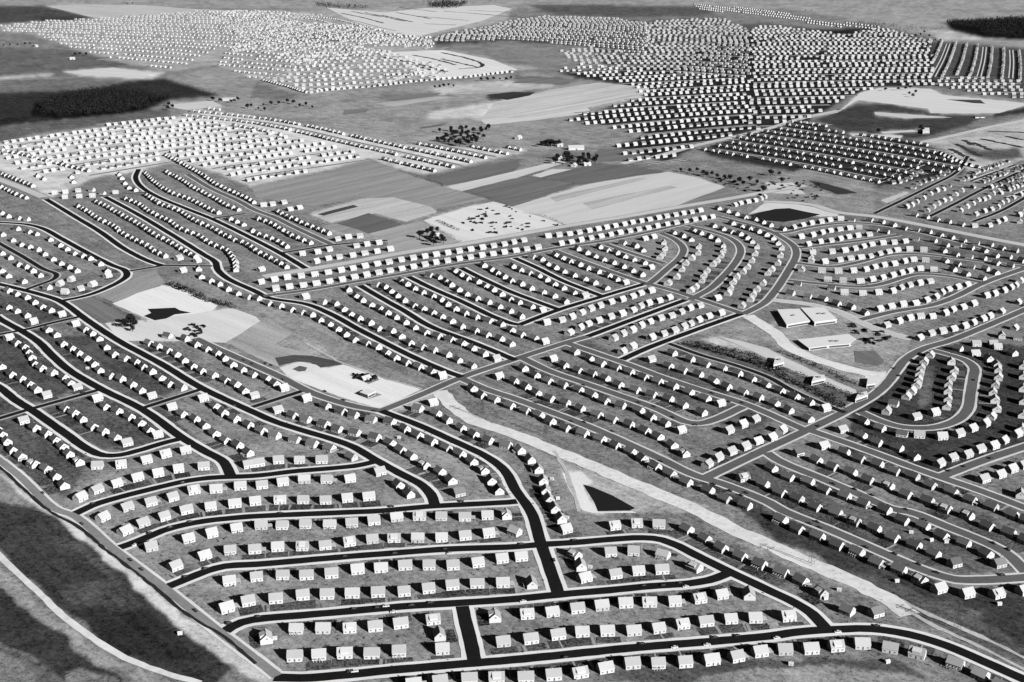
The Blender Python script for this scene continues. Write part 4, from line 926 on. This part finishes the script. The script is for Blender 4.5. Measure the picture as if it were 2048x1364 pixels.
# ---------------------------------------------------------------- sheds, pylons
pm('shed_wall', lambda b: wall_mb(b, 1.6, 1.2, 1.9, 2.6)); pm('shed_roof', lambda b: roof_mb(b, 1.6, 1.2, 1.9, 2.6, o=.15, t=.08)); pm('shed_door', lambda b: b.box(-.4, .4, -.04, .03, 0, 1.7))
sp = None; sn = set()
for x, y, _ in P(SHEDS):
    g = G(x, y, 1.2)
    if sp is None:
        sp = D.objects.new('garden_shed', None); COL.objects.link(sp); o = sp
        child('wall', PM['shed_wall'], WALL[0], o); child('roof', PM['shed_roof'], WALL[1], o); child('door', PM['shed_door'], WALL[2], o, (0, -1.2, .05))
    else:
        o = sp.copy(); COL.objects.link(o)
        for ch in sp.children: c = ch.copy(); COL.objects.link(c); c.parent = o
    o.location = (g[0], g[1], 0); o.rotation_euler = (0, 0, rnd.uniform(-.4, .4))
    lab = 'small white shed near '+where(x, y)
    if lab in sn: lab = lab.replace('small', 'lower')
    sn.add(lab); tag(o, lab, 'shed', 'garden sheds')
STEEL = M('dark_steel', .05, .2, 1)
def pylon_legs(b):
    for sx in (-1, 1):
        for sy in (-1, 1): b.rod((sx*1.8, sy*1.8, 0), (sx*.35, sy*.35, 20), .11, n=4)
    for k in range(6):
        z0, z1 = k*20/6, (k+1)*20/6; w0 = 1.8-1.45*z0/20; w1 = 1.8-1.45*z1/20
        for (ax, ay), (bx, by) in (((-1, -1), (1, -1)), ((1, -1), (1, 1)), ((1, 1), (-1, 1)), ((-1, 1), (-1, -1))):
            b.rod((ax*w0, ay*w0, z0), (bx*w1, by*w1, z1), .05, n=4); b.rod((ax*w1, ay*w1, z1), (bx*w1, by*w1, z1), .04, n=4)
pm('tower', pylon_legs); pm('crossarm', lambda b: (b.rod((-4, 0, 0), (4, 0, 0), .14, n=4), b.rod((-4, 0, 0), (0, 0, 1.4), .08, n=4), b.rod((4, 0, 0), (0, 0, 1.4), .08, n=4)))
PYL = ['beside the top of the sandy strip', 'on the fork of the sandy strip', 'beside the middle of the long grass strip', 'at the lower right end of the grass strip']
pp = None
for (x, y, _), t in zip(P(PYLONS), PYL):
    g = G(x, y)
    if pp is None:
        pp = D.objects.new('power_pylon', None); COL.objects.link(pp); o = pp
        child('tower', PM['tower'], STEEL, o)
        for z in (15.5, 18.5): child('crossarm', PM['crossarm'], STEEL, o, (0, 0, z))
    else:
        o = pp.copy(); COL.objects.link(o)
        for ch in pp.children: c = ch.copy(); COL.objects.link(c); c.parent = o
    o.location = (g[0], g[1], 0); o.rotation_euler = (0, 0, .6)
    tag(o, 'thin dark lattice power pylon '+t, 'pylon', 'power pylons along the strip')

# ---------------------------------------------------------------- larger buildings
def flat_building(s, h, lab, cat='building', chim=1):
    pts = [G(x, y, h) for x, y, _ in P(s)]; cx = sum(p[0] for p in pts)/len(pts); cy = sum(p[1] for p in pts)/len(pts)
    e = D.objects.new('flat_roofed_building', None); COL.objects.link(e); e.location = (cx, cy, 0)
    q = [(p[0]-cx, p[1]-cy) for p in pts]
    if sum(q[i][0]*q[(i+1) % len(q)][1]-q[(i+1) % len(q)][0]*q[i][1] for i in range(len(q))) < 0: q = q[::-1]
    b = MB(); n = len(q)
    for i in range(n):
        a, c = q[i], q[(i+1) % n]; b.poly([(a[0], a[1], 0), (c[0], c[1], 0), (c[0], c[1], h-.3), (a[0], a[1], h-.3)])
    link('wall', b.mesh('wall'), WALL[1], e)
    b = MB(); g = [(x*1.02, y*1.02) for x, y in q]
    b.poly([(x, y, h) for x, y in g])
    for i in range(n):
        a, c = g[i], g[(i+1) % n]; b.poly([(a[0], a[1], h-.35), (c[0], c[1], h-.35), (c[0], c[1], h), (a[0], a[1], h)])
    link('roof', b.mesh('roof'), M('white_flat_roof', .74, .08, .3), e)
    for i in range(n):             # a glazed shopfront band along each side
        a, c = Vector(q[i]), Vector(q[(i+1) % n]); d = (c-a); nn = Vector((d.y, -d.x)).normalized()*.06
        a2 = a+d*.06+nn; c2 = c-d*.06+nn; b = MB(); b.poly([(a2.x, a2.y, .6), (c2.x, c2.y, .6), (c2.x, c2.y, 2.6), (a2.x, a2.y, 2.6)])
        link('window', b.mesh('window'), GLASS, e)
    for k in range(chim):
        b = MB(); b.box(-1.5+k*6, 1.5+k*6, -1.2, 1.2, h+.01, h+1.4); link('roof_vent', b.mesh('roof_vent'), BRICK, e)
    tag(e, lab, cat)
flat_building("31:75,1112 250,1106 335,1200 150,1232", 4.5, 'left white flat-roofed shop block on the pale plaza', 'shop building')
flat_building("31:264,1098 450,1096 552,1188 372,1212", 5.0, 'right white flat-roofed shop block on the pale plaza', 'shop building', 2)
flat_building("31:240,1352 640,1308 700,1345 660,1385 480,1400 330,1420", 3.4, 'wide white flat-roofed hall below the plaza shops', 'hall', 2)
flat_building("12:828,408 888,380 955,402 895,432", 4, 'small white pavilion block in the park sand', 'pavilion', 0)
flat_building("32:60,120 120,128 130,170 45,190", 4.5, 'small white block at the top of the nursery strip', 'building')
flat_building("32:370,275 450,268 460,300 350,325", 4.5, 'small white block halfway down the nursery strip', 'building')
flat_building("32:720,420 790,400 800,430 700,465", 4.5, 'small white block at the lower end of the nursery strip', 'building')
flat_building("32:800,290 870,290 860,340 790,350", 4.0, 'small white kiosk by the loop road', 'kiosk', 0)
flat_building("12:560,405 620,420 640,470 600,470" if 0 else "30:1235,1022 1290,1022 1292,1052 1240,1055", 5, 'white block beside the dark recreation field', 'building', 0)
def barn(px, ang, L, W, E, R, rm, lab, cat='barn'):
    g = G(px[0], px[1], 3); e = D.objects.new('barn', None); COL.objects.link(e); e.location = (g[0], g[1], 0); e.rotation_euler = (0, 0, ang)
    part('wall', lambda b: wall_mb(b, L, W, E, R), WALL[0], e); part('roof', lambda b: roof_mb(b, L, W, E, R, o=.5), rm, e)
    part('door', lambda b: b.box(-1.6, 1.6, -W-.05, -W+.02, 0, 3), DOOR, e)
    tag(e, lab, cat)
barn((1152, 296), .1, 16, 7, 4.5, 9, ROOF[0], 'long white farm barn among the dark trees')
barn((1120, 290), .1, 6, 4.5, 3.5, 7, ROOF[0], 'white farmhouse left of the long barn', 'farmhouse')
barn((1148, 330), 1.2, 6, 4.5, 3.5, 7, ROOF[0], 'white farm cottage at the lower edge of the grove', 'cottage')
barn((1174, 328), .3, 7, 4.5, 3.5, 7, ROOF[0], 'white farm cottage at the lower right of the grove', 'cottage')
barn((1121, 316), 1.4, 7, 4.0, 3.5, 7, ROOF[0], 'narrow white outbuilding left of the round dark trees', 'outbuilding')
barn((460, 198), .1, 18, 8, 4, 7, ROOF[0], 'long pale barn at the right end of the dark marsh', 'barn')
barn((145, 117), .2, 8, 5, 4, 8, ROOF[0], 'lone white farmhouse in the dark far left field', 'farmhouse')
barn((71, 92), .2, 9, 6, 4, 8, ROOF[0], 'white farmhouse at the edge of the far left estate', 'farmhouse')
barn((1037, 275), 1.1, 8, 5, 4, 8, ROOF[0], 'white farmhouse among trees above the grove', 'farmhouse')
barn((871, 471), .5, 6, 5, 3, 7, ROOF[0], 'white farmhouse hidden in the corner grove', 'farmhouse')
barn((731, 754), .8, 5, 3, 2.5, 5, ROOF[0], 'small white pavilion in the middle of the park', 'pavilion')
barn((1958, 233), .2, 12, 5, 3, 6, ROOF[2], 'dark long shed on the far right playing ground', 'shed')

# ---------------------------------------------------------------- trees, hedges, woods
LEAF = M('dark_foliage', .02, .6, .8, coarse=.15); BARK = M('bark', .06, .3, 2)
def leaf_clump(b, cx, cy, cz, r, n, rs, sq=.75):
    for _ in range(n):
        while True:
            x, y, z = rs.uniform(-1, 1), rs.uniform(-1, 1), rs.uniform(-1, 1); d = x*x+y*y+z*z
            if .25 < d < 1: break
        p = Vector((cx+x*r, cy+y*r, cz+z*r*sq)); s = r*rs.uniform(.16, .3)
        a = Vector((rs.gauss(0, 1), rs.gauss(0, 1), rs.gauss(0, 1))).normalized(); t = a.orthogonal().normalized()*s; q = a.cross(t)
        b.poly([tuple(p+t), tuple(p+q*.8), tuple(p-t), tuple(p-q*.8)])
def crown_mesh(seed):
    rs = random.Random(seed); b = MB()
    for k in range(7):
        an = rs.uniform(0, 6.28); d = rs.uniform(.8, 2.6); leaf_clump(b, math.cos(an)*d, math.sin(an)*d, rs.uniform(4.2, 8.2), rs.uniform(1.5, 2.5), 70, rs)
    leaf_clump(b, 0, 0, 7.5, 2.6, 90, rs); return b.mesh('crown')
def trunk_fn(b):
    b.rod((0, 0, 0), (.1, 0, 5.5), .38, r2=.16, n=7)
    for a in (0.3, 2.3, 4.4): b.rod((0, 0, 3.2), (1.7*math.cos(a), 1.7*math.sin(a), 6.2), .15, r2=.05, n=5)
CR = [crown_mesh(s) for s in (1, 2, 3, 4)]; pm('trunk', trunk_fn)
GR = {'park': 'beside the sandy park pit', 'grove': 'in the dark grove above the white estate', 'farm': 'in the farm grove by the long barn', 'corner': 'in the grove beside the construction lot', 'row': 'in the far field belt', 'hamlet': 'in the tree line between the two left estates', 'north': 'at the edge of the far left fields', 'east': 'beside the far right estate', 'yard': 'on the rough ground above the right basin'}
tp = None; tn = 0
for nm, s in TREES:
    pts = P(s)
    if nm == 'farm':               # the farm grove stands round the long barn
        pts = [(1100+rnd.uniform(0, 95), 318+rnd.uniform(-8, 10), 0) for _ in range(22)] + [(1080+rnd.uniform(0, 55), 290+rnd.uniform(-5, 4), 0) for _ in range(12)]
    for i, (x, y, _) in enumerate(pts):
        g = G(x, y, 3); sc = rnd.uniform(.8, 1.35)*(1.15 if nm in ('grove', 'farm') else 1.0)*(1.5 if nm == 'park' and i == 1 else 1)
        if tp is None:
            tp = D.objects.new('broadleaf_tree', None); COL.objects.link(tp); o = tp
            child('crown', CR[0], LEAF, o); child('trunk', PM['trunk'], BARK, o)
        else:
            o = tp.copy(); COL.objects.link(o)
            for ch in tp.children:
                c = ch.copy(); COL.objects.link(c); c.parent = o
                if c.name.startswith('crown'):
                    c.data = CR[tn % 4]
                    if not c.data.materials: c.data.materials.append(LEAF)
                    c.material_slots[0].link = 'OBJECT'; c.material_slots[0].material = LEAF
        tn += 1
        o.location = (g[0], g[1], 0); o.rotation_euler = (0, 0, rnd.uniform(0, 6.28)); o.scale = (sc*1.1, sc*1.1, sc)
        tag(o, 'dark bushy tree '+GR[nm], 'tree', 'trees '+GR[nm])
def leafy_mass(name, poly, spacing, rad, n, lab, cat, kind='stuff'):
    pl = P(poly); gx = [G(x, y) for x, y, _ in pl]; x0 = min(p[0] for p in gx); x1 = max(p[0] for p in gx); y0 = min(p[1] for p in gx); y1 = max(p[1] for p in gx)
    b = MB(); rs = random.Random(5); y = y0
    while y < y1:
        x = x0
        while x < x1:
            a = x+rs.uniform(-.4, .4)*spacing; c = y+rs.uniform(-.4, .4)*spacing; qx, qy = PX(np.array(a), np.array(c))
            if inside(pl, qx[None] if qx.ndim else np.array([qx]), np.array([qy]))[0]:
                r = rad*rs.uniform(.7, 1.3); leaf_clump(b, a, c, r*1.1, r, n, rs, 1.0)
            x += spacing
        y += spacing
    tag(link(name, b.mesh(name), LEAF), lab, cat, kind=kind)
leafy_mass('woods', "F:75,208 92,203 96,196 128,191 150,186 185,181 200,184 228,177 250,183 292,184 310,192 340,195 318,201 296,204 304,212 284,222 262,219 240,230 205,226 180,233 150,229 122,238 104,229 82,232 90,219", 10.5, 5.5, 18, 'black wood on the marshy ground at the far left', 'wood')
leafy_mass('woods', "F:1890,46 1960,42 2060,36 2060,78 2000,76 1965,72 1960,60 1900,52", 17, 8, 14, 'dark wood at the upper right edge', 'wood')
leafy_mass('woods', "F:855,8 880,6 935,6 925,14 890,19 860,16", 22, 9, 14, 'dark clump of far woods at the top middle', 'wood')
leafy_mass('woods', "F:630,10 650,8 680,13 730,14 735,17 660,17 635,14", 22, 8, 12, 'thin far tree belt left of the top middle', 'wood')
leafy_mass('woods', "F:1700,48 1720,45 1850,60 1940,52 1900,58 1800,66 1740,60", 26, 7, 6, 'scattered scrub along the far right field edge', 'scrub')
def hedge(s, w, h, lab, n=26):
    pts = curve_pts([G(x, y) for x, y, _ in P(s)], 2.2); b = MB(); rs = random.Random(9)
    for p in pts: leaf_clump(b, p.x+rs.uniform(-.4, .4)*w, p.y+rs.uniform(-.4, .4)*w, h*.5, max(w, h)*.6*rs.uniform(.7, 1.2), n, rs, .8)
    tag(link('hedge', b.mesh('hedge'), LEAF), lab, 'hedge')
hedge("01:835,1058 1000,1140 1170,1212", 1.6, 2.2, 'thin dark hedge between the grey field and the sand pit', 14)
hedge("01:1345,915 1500,965 1650,1040 1860,1100", 7, 5, 'thick dark hedge above the white sand pit', 22)
hedge("11:1345,408 1500,490 1640,572", 2.5, 3, 'dark hedge on the lower left side of the building lot', 14)
hedge("11:1450,405 1530,440 1615,480", 4, 4, 'short thick dark hedge inside the building lot', 14)
hedge("21:100,340 280,375 425,438", 2.5, 3, 'dark hedge on the upper right side of the building lot', 12)
hedge("11:1140,0 1300,60 1460,100 1500,130", 2.5, 3, 'dark field hedge running from the white estate', 12)
hedge("11:1660,160 1850,215 2048,285", 2.5, 2.5, 'dark field hedge above the building lot', 10)
hedge("21:60,50 300,75 560,115", 2.5, 2.5, 'dark field hedge between two long fields', 10)
hedge("22:1380,30 1600,80 1850,150 32:0,220 200,330 400,420 620,540", 6.5, 4.6, 'long dark hedge beside the nursery lane', 20)
hedge("22:1480,10 1700,70 1900,110 32:0,190 250,270 500,370 640,430", 4.5, 3.6, 'second long dark hedge inside the nursery', 14)
hedge("32:90,85 300,170 500,250 700,340 850,390", 4.5, 3.5, 'dark hedge along the pale plaza road', 14)
hedge("23:1690,640 1800,655 1930,680", 1.0, 1.0, 'low dark garden hedge by the tapering block corner', 10) if 0 else None
hedge("12:150,75 200,88", 1, 1, '') if 0 else None

# ---------------------------------------------------------------- heaps of building material and clutter on the bare lots
def heap(b):
    rs = random.Random(11)
    for k in range(5):
        b.box(-2.4+rs.uniform(-.3, .3), 2.2+rs.uniform(-.3, .3), -1.1+k*.12, 1.1-k*.12, .35*k, .35*k+.32, rz=rs.uniform(-.1, .1))
    b.box(2.5, 3.9, -.9, .8, 0, 1.1, rz=.3); b.box(-3.9, -2.8, -.2, 1.2, 0, .8, rz=-.4)
pm('heap', heap); HM = M('weathered_timber', .03, .4, 1)
for lab, n, poly in (('dark heap of timber on the white building lot', 46, "11:1700,300 2000,270 21:60,330 380,440 200,470 0,490 11:1700,520 1640,430"),
    ('dark heap of clutter beside the plaza hall', 22, "31:660,1230 860,1250 950,1300 980,1364 820,1400 700,1340"),
    ('dark heap of clutter in the park sand', 16, "01:1480,1230 1640,1240 1640,1330 1500,1330"),
    ('dark heap of clutter by the park pavilion', 12, "12:740,270 900,260 990,310 900,330"),
    ('dark heap of clutter on the rough ground above the right basin', 60, "21:1380,20 1700,40 1950,110 2048,60 31:300,60 450,110 400,260 100,230 -60,200 21:1800,150 1500,60"),
    ('dark heap of clutter on the pale middle lot', 30, "20:1350,925 1500,910 1700,930 1880,1000 2048,930 21:0,-420 20:1800,960 1600,990")):
    pl = P(poly); xs = [p[0] for p in pl]; ys = [p[1] for p in pl]; k = 0
    while k < n:
        x = rnd.uniform(min(xs), max(xs)); y = rnd.uniform(min(ys), max(ys))
        if not inside(pl, np.array([x]), np.array([y]))[0]: continue
        g = G(x, y); o = D.objects.new('material_heap', PM['heap']); COL.objects.link(o)
        if not PM['heap'].materials: PM['heap'].materials.append(HM)
        o.location = (g[0], g[1], 0); o.rotation_euler = (0, 0, rnd.uniform(0, 3)); s_ = rnd.uniform(.6, 1.4); o.scale = (s_, s_, s_*1.2)
        tag(o, lab, 'heap', lab.replace('heap', 'heaps')); k += 1

# ---------------------------------------------------------------- shrubs, beds and saplings about the yards, past counting
def yard_planting():
    rs = random.Random(21); vs = []; fs = []
    for h in HOUSES:
        if not (-30 < h[6] < 2080 and 330 < h[7] < 1400): continue
        n = rs.choice((3, 4, 6, 8)) if h[7] > 560 else 3
        for _ in range(n):
            if rs.random() < .55:       # along the foundations and the street side
                u = rs.uniform(-6, 6); v = rs.choice((-1, 1))*rs.uniform(4.9, 6.2)
            else: u = rs.uniform(-9, 9); v = rs.choice((-1, 1))*rs.uniform(6, 14)
            ca, sa = math.cos(h[2]), math.sin(h[2]); cx = h[0]+u*ca-v*sa; cy = h[1]+u*sa+v*ca
            r = rs.uniform(.35, .8); hh = r*rs.uniform(.9, 2.2)
            for _k in range(7):
                a = rs.uniform(0, 6.28); p = Vector((cx+math.cos(a)*r*rs.uniform(.1, .9), cy+math.sin(a)*r*rs.uniform(.1, .9), rs.uniform(.15, 1)*hh))
                q = Vector((rs.gauss(0, 1), rs.gauss(0, 1), rs.gauss(0, 1))).normalized(); t = q.orthogonal().normalized()*r*.5; w_ = q.cross(t)
                i = len(vs); vs.extend([tuple(p+t), tuple(p+w_), tuple(p-t), tuple(p-w_)]); fs.append((i, i+1, i+2, i+3))
    tag(link('shrubbery', mesh_from('shrubbery', vs, fs), M('yard_shrubs', .03, .5, 1)), 'low dark shrubs, beds and saplings in the house yards', 'shrubbery', kind='stuff')
yard_planting()

def front_lawns():                 # young dark front lawns between house and pavement
    allp = []; rad = []
    for pts, ho, kind in STREET_LINES:
        if kind in 'fst': continue
        for p in pts: allp.append((p.x, p.y)); rad.append(ho)
    A = np.array(allp); R = np.array(rad); mb = MB(); rs = random.Random(31); k = 0; wk = MB()
    for h in HOUSES:
        if h[7] < 520 or not (-40 < h[6] < 2090): continue
        d2 = (A[:, 0]-h[0])**2+(A[:, 1]-h[1])**2; i = int(d2.argmin()); d = math.sqrt(d2[i])
        if not 9 < d < 26 or rs.random() < .12: continue
        ca, sa = math.cos(h[2]), math.sin(h[2]); v = -(A[i, 0]-h[0])*sa+(A[i, 1]-h[1])*ca; s = 1 if v > 0 else -1
        v1 = abs(v)-R[i]-.4; v0 = HW+rs.uniform(-.2, .6)
        if v1-v0 < 1.5: continue
        u0 = -8.8+rs.uniform(-.6, 1.2); u1 = 8.8-rs.uniform(-.6, 1.2); n = 6
        top = [(u0+(u1-u0)*t/n, (v0+rs.uniform(-.5, .7))) for t in range(n+1)]; bot = [(u1-(u1-u0)*t/n, v1-rs.uniform(0, .8)) for t in range(n+1)]
        if rs.random() < .4:         # a worn front walk or short drive to the kerb
            ux = rs.choice((-6.4, 0, 6.2)); hw_ = 1.1 if ux else .6
            wk.poly([(h[0]+u*ca-s*w_*sa, h[1]+u*sa+s*w_*ca, .185) for u, w_ in ((ux-hw_, HW-.2), (ux+hw_, HW-.2), (ux+hw_, v1+.4), (ux-hw_, v1+.4))])
        mb.poly([(h[0]+u*ca-s*w_*sa, h[1]+u*sa+s*w_*ca, .13+.004*(k % 9)) for u, w_ in top+bot]); k += 1
    m_, nt, b_ = newmat('young_lawn'); n1 = noise(nt, .45, 5, .85); n2 = noise(nt, .03, 2, .5)
    f = mth(nt, 'ADD', mth(nt, 'MULTIPLY', mth(nt, 'SUBTRACT', n1, .5), .75), mth(nt, 'ADD', mth(nt, 'MULTIPLY', mth(nt, 'SUBTRACT', n2, .5), .25), .085))
    grey(nt, mth(nt, 'MAXIMUM', f, .012), b_)
    tag(link('lawn', mb.mesh('lawn'), m_), kind='structure'); tag(link('path', wk.mesh('path'), M('front_walk', .34, .4, .6)), kind='structure')
front_lawns()

leafy_mass('scrub', "F:0,190 60,186 180,180 250,166 330,160 400,176 445,190 340,200 300,215 270,230 130,240 0,252 0,232 60,226 60,205 0,212", 21, 3.6, 10, 'scattered dark scrub round the marshy wood at the far left', 'scrub')
leafy_mass('scrub', "03:0,-60 380,0 560,180 800,400 1050,640 1250,740 1500,990 1750,1180 1500,1340 1100,1150 700,930 300,590 0,320", 5.5, .8, 7, 'low weeds scattered over the dark open field at lower left', 'scrub')
leafy_mass('scrub', "22:200,830 600,960 900,1090 1500,1330 23:1900,180 33:200,300 900,640 1500,1000 1300,980 800,700 300,420 -200,200 23:1500,40 22:900,1160 400,940", 7, .9, 7, 'low weeds scattered along the diagonal sandy strip', 'scrub')
